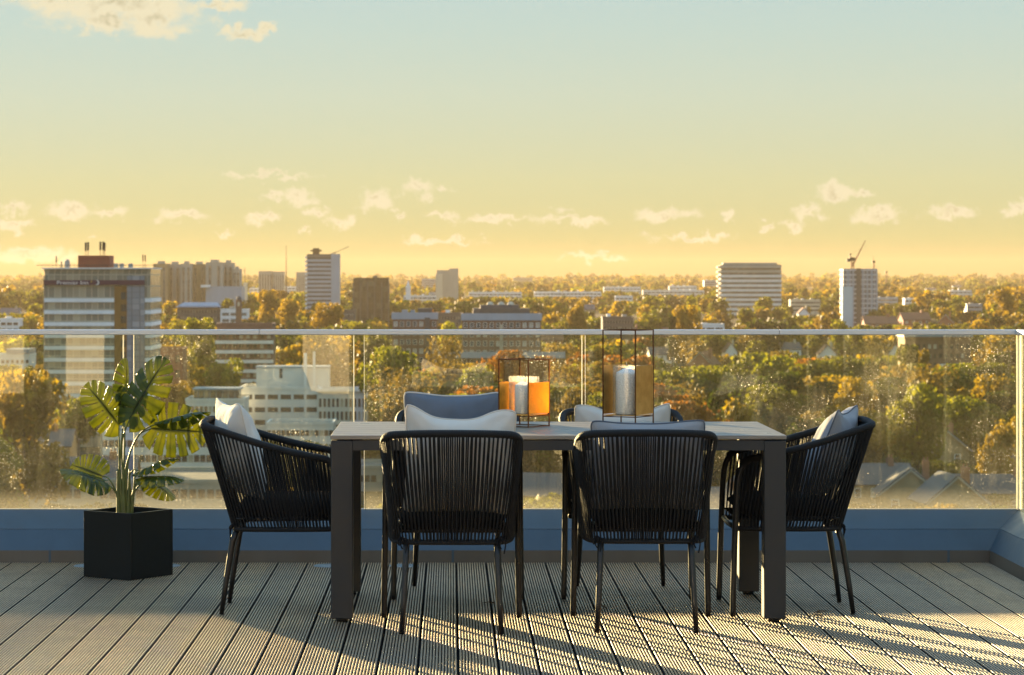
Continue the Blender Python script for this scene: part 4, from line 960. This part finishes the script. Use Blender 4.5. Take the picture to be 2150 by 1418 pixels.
# ---------------------------------------------------------------- chairs
def crom(pts, step):
    """Catmull-Rom through the points, sampled at near-equal arc length"""
    P = [Vector(p) for p in pts]; P = [P[0]*2-P[1]]+P+[P[-1]*2-P[-2]]; out = []
    for i in range(1, len(P)-2):
        for k in range(24):
            t = k/24; a, b_, c, d = P[i-1], P[i], P[i+1], P[i+2]
            out.append(.5*((2*b_)+(c-a)*t+(2*a-5*b_+4*c-d)*t*t+(3*b_-a-3*c+d)*t**3))
    out.append(P[-2]); L_ = [0]
    for i in range(1, len(out)): L_.append(L_[-1]+(out[i]-out[i-1]).length)
    n_ = max(2, int(L_[-1]/step)); res = []; j = 0
    for k in range(n_+1):
        s = L_[-1]*k/n_
        while j < len(L_)-2 and L_[j+1] < s: j += 1
        u = (s-L_[j])/max(1e-9, L_[j+1]-L_[j]); res.append(out[j].lerp(out[j+1], u))
    return res
def mirror(pts): return pts+[(-x, y, z) for x, y, z in reversed(pts) if abs(x) > 1e-6]
def make_chair():
    r = empty('rope_armchair')
    topR = [(.266, .195, .615), (.265, .165, .640), (.265, .10, .655), (.267, .0, .676), (.266, -.10, .703), (.264, -.20, .734), (.260, -.27, .757), (.243, -.322, .773), (.205, -.346, .780), (.11, -.351, .783), (0, -.353, .784)]
    top = crom(mirror(topR), .0045)
    rad = [.0145+(.0016 if i % 2 else -.0006) for i in range(len(top))]
    q = MB(); q.tube(top, rad, 10); q.build('top_rail', M['rope'], r)
    ringR = [(.245, .215, .358), (.246, .12, .356), (.240, .0, .355), (.228, -.12, .354), (.205, -.195, .354), (.15, -.222, .354), (0, -.226, .354)]
    ring = crom(mirror(ringR), .005)
    q = MB(); q.tube(ring, [.0105+(.0012 if i % 2 else -.0006) for i in range(len(ring))], 8); q.build('seat_ring', M['rope'], r)
    q = MB(); q.tube([(-.245, .215, .358), (0, .222, .357), (.245, .215, .358)], .0105, 8)
    for yy_ in (-.12, 0, .1): q.tube([(-.235, yy_, .396), (.235, yy_, .396)], .006, 6)
    for k in range(30): xk = -.225+.45*k/29; q.tube([(xk, -.21, .398), (xk, .215, .398)], .0038, 4)
    q.build('seat_base', M['frame'], r)
    # the ropes
    ta = crom(mirror(topR), .002); ra = crom(mirror(ringR), .002); nr = 184
    q = MB()
    for k in range(nr):
        u = (k+.5)/nr; jit = random.uniform(-.12, .12)/nr
        # ropes bunch evenly along both rails
        a = ta[int((.012+.976*(u+jit))*(len(ta)-1))]; b_ = ra[int((.004+.992*u)*(len(ra)-1))]
        cen = Vector((0, -.05, 0)); out = Vector((a.x-cen.x, a.y-cen.y, 0)).normalized(); off = .010 if k % 2 else -.006
        mid = (a+b_)/2+out*(off*.2+.004)
        q.tube([a+out*off, mid, b_+out*off*.7], .0032, 5, cap=False)
    q.build('rope_shell', M['rope'], r)
    for s in (-1, 1):
        fl = crom([(s*.275, .232, 0.002), (s*.272, .228, .15), (s*.269, .222, .35), (s*.268, .214, .52), (s*.267, .203, .59), (s*.266, .180, .630)], .02)
        q = MB(); q.tube(fl, [.0105]+[.0125]*(len(fl)-1), 12); q.build('leg', M['frame'], r)
        rl = [(s*.193, -.272, .002), (s*.186, -.256, .12), (s*.178, -.228, .30), (s*.176, -.205, .362)]
        q = MB(); q.tube(rl, [.0095, .0115, .013, .013], 12); q.build('leg', M['frame'], r)
        q = MB(); x = s*.192
        for a_ in (0, 1.9, 3.6, 5.): q.tube(crom([(x, -.214, .375), (x+math.cos(a_)*.013, -.23+math.sin(a_)*.008, .365), (x+math.cos(a_)*.018, -.236, .345), (x+math.cos(a_)*.008+.004, -.234, .31+.01*a_)], .01), .0028, 5)
        q.build('cushion_tie', M['pad'], r)
    # seat pad
    g_ = 20; q = MB(); vs = []
    for side in (1, -1):
        for j in range(g_+1):
            for i in range(g_+1):
                u = -1+2*i/g_; v = -1+2*j/g_; w_ = .222-.02*(1-(v+1)/2)
                e = (1-abs(u)**6)*(1-abs(v)**6); xx = u*w_*(1-.02*v*v); yy_ = -.005+v*.205
                vs.append((xx, yy_, .438+side*(.006+.034*e**.45+.004*e)+(.004*mnoise.noise((u*3, v*3, side)))))
    n1_ = (g_+1)**2; fs = []
    for j in range(g_):
        for i in range(g_):
            a = j*(g_+1)+i; fs.append((a, a+1, a+g_+2, a+g_+1)); fs.append((n1_+a, n1_+a+g_+1, n1_+a+g_+2, n1_+a+1))
    rim = [i for i in range(g_+1)]+[(j+1)*(g_+1)-1 for j in range(1, g_+1)]+[g_*(g_+1)+i for i in range(g_-1, -1, -1)]+[j*(g_+1) for j in range(g_-1, 0, -1)]
    for k in range(len(rim)): a, b_ = rim[k], rim[(k+1) % len(rim)]; fs.append((a, n1_+a, n1_+b_, b_))
    q.add(vs, fs, True); q.build('seat_cushion', M['pad'], r)
    return r
chair = make_chair()
CH = [((.004, 10.41), 0, 'black rope armchair with its back to us, front left, holding the cream cushion'),
      ((.769, 10.45), -1.5, 'black rope armchair with its back to us, front right, holding the low grey cushion'),
      ((.030, 11.46), 180, 'black rope armchair across the table, at left, with the slate blue cushion'),
      ((.760, 11.46), 180, 'black rope armchair across the table behind the tall lantern, with the white cushion'),
      ((-.667, 10.93), -90, 'black rope armchair at the left end of the table, seen side on'),
      ((1.382, 10.95), 90, 'black rope armchair at the right end of the table, seen side on')]
for i, ((x, y), rz, lab) in enumerate(CH):
    o = chair if i == 0 else copy_tree(chair)
    o.location = (x, y, 0); o.rotation_euler = (0, 0, R(rz)); tag(o, lab, 'chair', 'rope armchairs around the table')

# ---------------------------------------------------------------- scatter cushions
def pillow(name, w, h, t, mt, pipe, label, loc, rot, sag=0., lift=(0, 0), seed=0, grp='scatter cushions on the chairs'):
    g_ = 36; q = MB()
    def outline(u, v):
        cr_ = 1-.045*(u*v)**10; x = w/2*u*(1-.055*(1-v*v)*abs(u))*cr_; z = h/2*v*(1-.055*(1-u*u)*abs(v))*cr_
        if v > 0:
            z -= sag*v*v*math.exp(-((u+.12)/.62)**4); z += v*v*(lift[0]*max(0, -u)**3+lift[1]*max(0, u)**3)
        return x, z
    vs = []
    for side in (-1, 1):
        for j in range(g_+1):
            for i in range(g_+1):
                u = -1+2*i/g_; v = -1+2*j/g_; e = max(0, (1-u*u))**.55*max(0, (1-v*v))**.55; x, z = outline(u, v)
                wr = .010*mnoise.noise((u*2.2+seed, v*2.2, side*3+seed))+.006*mnoise.noise((u*7+seed, v*3, seed))*(1-abs(u*v))
                # puckers fanning from the corners
                cu = (1-abs(u)); cv = (1-abs(v)); pk = .006*math.sin(9*math.atan2(cv+.01, cu+.01))*math.exp(-3*(cu*cu+cv*cv)**.5)
                vs.append((x, side*(t/2*e+(wr+pk)*min(1, e*3)), z))
    n1_ = (g_+1)**2; fs = []
    for j in range(g_):
        for i in range(g_):
            a = j*(g_+1)+i; fs.append((a, a+1, a+g_+2, a+g_+1)); fs.append((n1_+a, n1_+a+g_+1, n1_+a+g_+2, n1_+a+1))
    q.add(vs, fs, True); me = q.mesh(name); me.materials.append(mt)
    o = bpy.data.objects.new(name, me); C.objects.link(o); o.location = loc; o.rotation_euler = Euler([R(a) for a in rot], 'XYZ')
    tag(o, label, 'cushion', grp)
    rim = [(u, -1) for u in np.linspace(-1, 1, 30)]+[(1, v) for v in np.linspace(-1, 1, 30)[1:]]+[(u, 1) for u in np.linspace(1, -1, 30)[1:]]+[(-1, v) for v in np.linspace(1, -1, 30)[1:-1]]
    pts = [Vector((outline(u, v)[0], 0, outline(u, v)[1])) for u, v in rim]
    q = MB(); q.tube(pts, .0035, 6, closed=True); q.build('piping', pipe, o)
    return o
pillow('cushion', .435, .43, .15, M['cream'], M['cream_pipe'], 'cream cushion with a dented top standing in the front left chair', (.036, 10.185, .672), (12, 1.5, 0), .040, (.012, -.006), 1)
pillow('cushion', .450, .38, .15, M['palegrey'], M['grey_pipe'], 'grey cushion slumped low in the front right chair', (.768, 10.225, .650), (18, 0, -2), .006, (.0, .004), 2)
pillow('cushion', .445, .43, .14, M['bluegrey'], M['pale_pipe'], 'slate blue cushion with pale piping on the far left chair', (.012, 11.68, .665), (-12, 0, 180), .008, (.002, .004), 3)
pillow('cushion', .43, .40, .15, M['cream'], M['cream_pipe'], 'white cushion behind the tall lantern on the far right chair', (.765, 11.68, .625), (-14, 0, 178), .030, (.012, .0), 4)
pillow('cushion', .43, .42, .17, M['cream'], M['cream_pipe'], 'cream cushion seen edge on in the left end chair', (-.880, 10.93, .665), (14, 0, -72), .012, (.01, .0), 5)
pillow('cushion', .43, .42, .16, M['palegrey'], M['grey_pipe'], 'pale grey cushion propped in the right end chair with two pointed corners', (1.585, 10.95, .650), (22, 0, 70), .02, (.0, .0), 6)

# ---------------------------------------------------------------- lanterns
def lantern(x, y, a, rz, H, zt_, ztray, panelmat, cyl_r, cyl_h, cr, chh, label, ring):
    r = empty('candle_lantern', (x, y, .7505), rz, label, 'lantern')
    h = a/2; q = MB(); w_ = .0022; cs = [(-h, -h), (h, -h), (h, h), (-h, h)]
    for cx, cy in cs: q.box(cx-w_, cx+w_, cy-w_, cy+w_, 0, H)
    lev = [H-.002, ztray-.004]+([.003] if ring else [])
    for z in lev:
        for k in range(4):
            (x0, y0), (x1, y1) = cs[k], cs[(k+1) % 4]
            q.box(min(x0, x1)-w_*.9, max(x0, x1)+w_*.9, min(y0, y1)-w_*.9, max(y0, y1)+w_*.9, z-w_*.9, z+w_*.9)
    q.build('frame', M['bronze'], r)
    MB().box(-h+.003, h-.003, -h+.003, h-.003, ztray, ztray+.003).build('tray', panelmat, r)
    p = MB().box(h-.0015, h+.0015, -h+.0025, h-.0025, ztray+.006, zt_).build('side_panel', panelmat, r)
    p = MB().box(-h-.0015, -h+.0015, -h+.0025, h-.0025, ztray+.006, zt_).build('side_panel', panelmat, r)
    q = MB(); q.lathe([(cyl_r-.003, .0), (cyl_r, 0), (cyl_r, cyl_h), (cyl_r-.003, cyl_h), (cyl_r-.003, .0)], 72, (0, 0, ztray+.0035), False); q.build('glass_cylinder', M['vase'], r)
    q = MB(); q.lathe([(0, 0), (cr*.97, 0), (cr, .004), (cr, chh-.008), (cr*.93, chh), (cr*.4, chh+cr*.28), (0, chh+cr*.42)], 32, (-.004, 0, ztray+.004)); cd = q.build('candle', M['candle'], r)
    q = MB(); q.tube([(-.004, 0, ztray+chh+cr*.38), (-.006, .0, ztray+chh+cr*.42+.012), (-.011, .002, ztray+chh+cr*.42+.026)], .0014, 5); q.build('wick', M['wick'], cd)
    return r
# corner posts face the viewer; the copper panels close the right-hand front face and the left-hand rear face
lantern(.312, 11.13, .153, R(-37.0), .287, .189, .051, M['copper'], .065, .158, .036, .122, 'smaller copper sided lantern with a short white candle, standing left on the table', True)
lantern(.757, 11.165, .157, R(-33.0), .411, .259, .046, M['brass'], .066, .208, .050, .178, 'tall brass sided lantern with a fat white candle, standing right on the table', False)

# ---------------------------------------------------------------- planter and swiss cheese plant
P = empty('planter', (-1.494, 12.148, 0), R(-35), 'black cube planter standing corner-on by the glass', 'planter')
h = .146; q = MB(); q.bbox(-h, h, -h, -h+.012, 0, .306, .002); q.bbox(-h, h, h-.012, h, 0, .306, .002); q.box(-h+.001, -h+.012, -h+.0125, h-.0125, .001, .3055); q.box(h-.012, h-.001, -h+.0125, h-.0125, .001, .3055); q.build('box', M['planter'], P)
g_ = 16; q = MB(); q.add([(-h+.0125+(2*h-.025)*i/g_, -h+.0125+(2*h-.025)*j/g_, .262+.012*mnoise.noise((i*.9, j*.9, 0))) for j in range(g_+1) for i in range(g_+1)], [(j*(g_+1)+i, j*(g_+1)+i+1, (j+1)*(g_+1)+i+1, (j+1)*(g_+1)+i) for j in range(g_) for i in range(g_)], True)
q.build('soil', M['soil'], P)
m, n, b = mat('monstera_leaf'); ou = m.node_tree.nodes['Material Output']
uvn = n.n('ShaderNodeAttribute', attribute_name='vein')
t = n.n('ShaderNodeTexCoord').outputs['Object']; nz = n.n('ShaderNodeTexNoise', iScale=14., iDetail=4.); n.l(t, nz.inputs['Vector'])
c0 = n.ramp(nz.outputs[0], [(.3, (.045, .075, .010)), (.7, (.09, .125, .014))])
c0 = n.mix(uvn.outputs['Fac'], c0, (.03, .045, .012)); n.l(c0, b.inputs['Base Color']); b.inputs['Roughness'].default_value = .32; b.inputs['Specular IOR Level'].default_value = .6
tl = n.n('ShaderNodeBsdfTranslucent'); n.l(n.mix(uvn.outputs['Fac'], n.ramp(nz.outputs[0], [(.3, (.27, .31, .010)), (.7, (.50, .49, .016))]), (.08, .09, .01)), tl.inputs[0])
mx = n.n('ShaderNodeMixShader'); mx.inputs[0].default_value = .5; n.l(b.outputs[0], mx.inputs[1]); n.l(tl.outputs[0], mx.inputs[2]); n.l(mx.outputs[0], ou.inputs[0])
M['leaf'] = m
M['stem'] = simple('green_stem', (.12, .13, .03), .45, var=.3, scale=20)
plant = empty('swiss_cheese_plant', (-1.494, 12.148, .262), 0, 'swiss cheese plant with split glossy leaves growing in the black planter', 'potted plant')
PO = Vector((-1.494, 12.148, .262))
LD = 12.1
def lp(px, py, dy=0.): d = LD+dy; s = F/d; return Vector(((px-946)/s, d, EYE-(py-580)/s))-PO
def monstera(base, tip, nrm, width, seed=0, cup=.15, curl=.2, nslit=7, splits=.62):
    """base: where the stalk joins, tip: leaf tip, nrm: which way the upper face looks"""
    ax = (tip-base); L_ = ax.length; ax = ax.normalized(); nrm = (Vector(nrm)-ax*Vector(nrm).dot(ax)).normalized(); sd_ = ax.cross(nrm)
    ns_, nt_ = 110, 18; rnd = random.Random(seed); q = MB(); vein = []
    def margin(s):      # s 0..1 round half of a heart from the notch to the tip: returns (along, across)
        a = PI*(.93-.93*s)
        along = .5+.5*math.cos(a)*1.0; across = (math.sin(a)**.8)*.5
        along = -.16+1.16*along if s > .0 else -.16
        across *= (1-.22*s); return along, across
    for side in (-1, 1):
        idx = {}
        sl = [(k+.5+rnd.uniform(-.12, .12))/nslit for k in range(nslit)]; dep = [rnd.uniform(.22, .42) for _ in sl]
        for i in range(ns_+1):
            s = i/ns_; ma, mc = margin(s); m0 = .0+.92*s**1.15
            for j in range(nt_+1):
                t_ = j/nt_; al = m0+(ma-m0)*t_; ac = mc*t_*(1.0)
                # veins lift, lobes droop; the blade cups and curls
                lob = math.cos((s*nslit)*2*PI); zz = -cup*ac*ac*4*.25+.004*lob*t_-curl*max(0, al-.45)**2+.012*mnoise.noise((al*5+seed, ac*5, side))
                zz += .03*ac*8*.12
                p = base+ax*(al*L_)+sd_*(side*ac*width)+nrm*(zz*L_)
                idx[i, j] = len(q.v); q.v.append(tuple(p)); vein.append(max(math.exp(-(t_*14)**2), .40*math.exp(-((abs((s*nslit)-round(s*nslit)))*13)**2)))
        for i in range(ns_):
            s = (i+.5)/ns_
            for j in range(nt_):
                t_ = (j+.5)/nt_; cut = False
                for sc_, dp in zip(sl, dep):
                    if s > .12 and s < .95 and abs(s-sc_) < .005+.040*max(0, t_-dp)**.9*splits*dp*3 and t_ > dp: cut = True
                    if abs(s-sc_) < .012 and .16 < t_ < .27 and s > .15 and s < .8: cut = True
                if not cut:
                    f = (idx[i, j], idx[i+1, j], idx[i+1, j+1], idx[i, j+1]); q.f.append(f if side > 0 else f[::-1]); q.sm.append(True)
    me = q.mesh('leaf'); at = me.attributes.new('vein', 'FLOAT', 'POINT'); at.data.foreach_set('value', vein); me.materials.append(M['leaf'])
    o = bpy.data.objects.new('leaf', me); C.objects.link(o); o.parent = plant
    md = o.modifiers.new('thickness', 'SOLIDIFY'); md.thickness = .0016
    return o
def stalk(pts, r0, r1):
    c = crom(pts, .02); n_ = len(c); q = MB(); q.tube(c, [r0+(r1-r0)*i/(n_-1) for i in range(n_)], 8); q.build('stem', M['stem'], plant)
b0 = lambda px: lp(px, 1085)
def leaf_on(pathpx, base, tip, nrm, w, seed, **k):
    stalk([b0(pathpx[0][0])]+[lp(*p) for p in pathpx[1:]]+[base], .0055, .003); monstera(base, tip, nrm, w, seed, **k)
# big upper right leaf
leaf_on([(262, 0), (258, 1000), (256, 930)], lp(272, 880), lp(346, 752, -.05), (-.35, -.9, .25), .24, 1, cup=.5)
# upper left leaf
leaf_on([(258, 0), (252, 1000), (250, 940)], lp(250, 893, .03), lp(182, 806, -.03), (.45, -.85, .3), .225, 2, cup=.6)
# big glowing leaf at right, face towards us
leaf_on([(268, 0), (262, 1010), (270, 960), (290, 915)], lp(318, 900, .05), lp(436, 908, .03), (-.6, -1., .05), .285, 3, cup=.1, curl=.05)
# narrow leaf standing behind the stems at the top
leaf_on([(256, 0), (250, 1000), (258, 900)], lp(262, 850, .12), lp(268, 752, .14), (.9, -.3, .1), .17, 4, cup=.8)
leaf_on([(262, 0), (260, 990), (262, 900)], lp(258, 862, .08), lp(244, 812, .10), (-.6, -.7, .2), .14, 9, cup=.8)
# leaf lying edge-on over the glowing leaf
leaf_on([(266, 0), (266, 1000), (275, 945), (300, 905)], lp(340, 886, -.10), lp(440, 858, -.12), (.25, .30, .95), .12, 5, cup=.9, curl=.3)
# low left cluster
leaf_on([(256, 0), (246, 1040), (232, 1022)], lp(218, 1012, -.02), lp(132, 985, -.12), (-.1, -.45, .9), .24, 6, cup=.9, curl=.4)
leaf_on([(254, 0), (244, 1035), (228, 1005)], lp(214, 1000, .05), lp(150, 975, .06), (.1, -.85, .5), .22, 7, cup=.7)
# low right leaves, dark and folded
leaf_on([(270, 0), (274, 1040), (272, 1000), (282, 986)], lp(292, 990, -.05), lp(368, 952, -.12), (.3, -.15, .9), .14, 8, cup=1., curl=.5)
leaf_on([(272, 0), (276, 1050), (284, 1020)], lp(300, 1003, -.08), lp(382, 998, -.16), (.1, -.25, .9), .14, 10, cup=1., curl=.5)
leaf_on([(272, 0), (278, 1045), (290, 1022)], lp(312, 1008, .0), lp(366, 1044, -.06), (.5, -.4, .7), .16, 11, cup=1., curl=.4)
# sheathing leaf bases
for px, tx, w_ in ((250, 247, .013), (262, 258, .016), (270, 272, .013), (258, 252, .012), (276, 284, .008)):
    c = crom([lp(px, 1088), lp((px+tx)/2, 1040), lp(tx, 985)], .02); q = MB(); q.tube(c, [w_*(1-.72*i/(len(c)-1)) for i in range(len(c))], 8); q.build('leaf_sheath', M['stem'], plant)

# ---------------------------------------------------------------- fallen twigs on the boards
def twig(x, y, lab, seed, L_=.06):
    rnd = random.Random(seed); q = MB(); a = rnd.uniform(0, 3.1)
    for k in range(4):
        p = Vector((rnd.uniform(-.01, .01), rnd.uniform(-.01, .01), .003)); aa = a+rnd.uniform(-.9, .9)
        q.tube([p, p+Vector((math.cos(aa)*L_*.4, math.sin(aa)*L_*.4, rnd.uniform(.002, .008))), p+Vector((math.cos(aa+.4)*L_*.9, math.sin(aa+.4)*L_*.9, .002))], [.0016, .0013, .0006], 5)
    tag(q.build('twig', M['twig'], loc=(x, y, 0)), lab, 'twig', 'dry twigs fallen on the deck')
def fl(px, py): s = (py-580)/EYE; return (px-946)/s, F/s
for px, py, lab, sd_, L_ in ((1714, 1288, 'little heap of dry twigs right of the right table leg', 1, .09), (1722, 1296, 'loose twig just below the little heap of twigs', 5, .06), (1270, 1277, 'dark twig beside the front right chair leg', 2, .05), (1752, 1253, 'small curled twig right of the table in the shade', 3, .05), (1487, 1238, 'small twig behind the front right chair', 4, .04), (1036, 1268, 'thin twig beside the front left chair leg', 6, .05)):
    x, y = fl(px, py); twig(x, y, lab, sd_, L_)
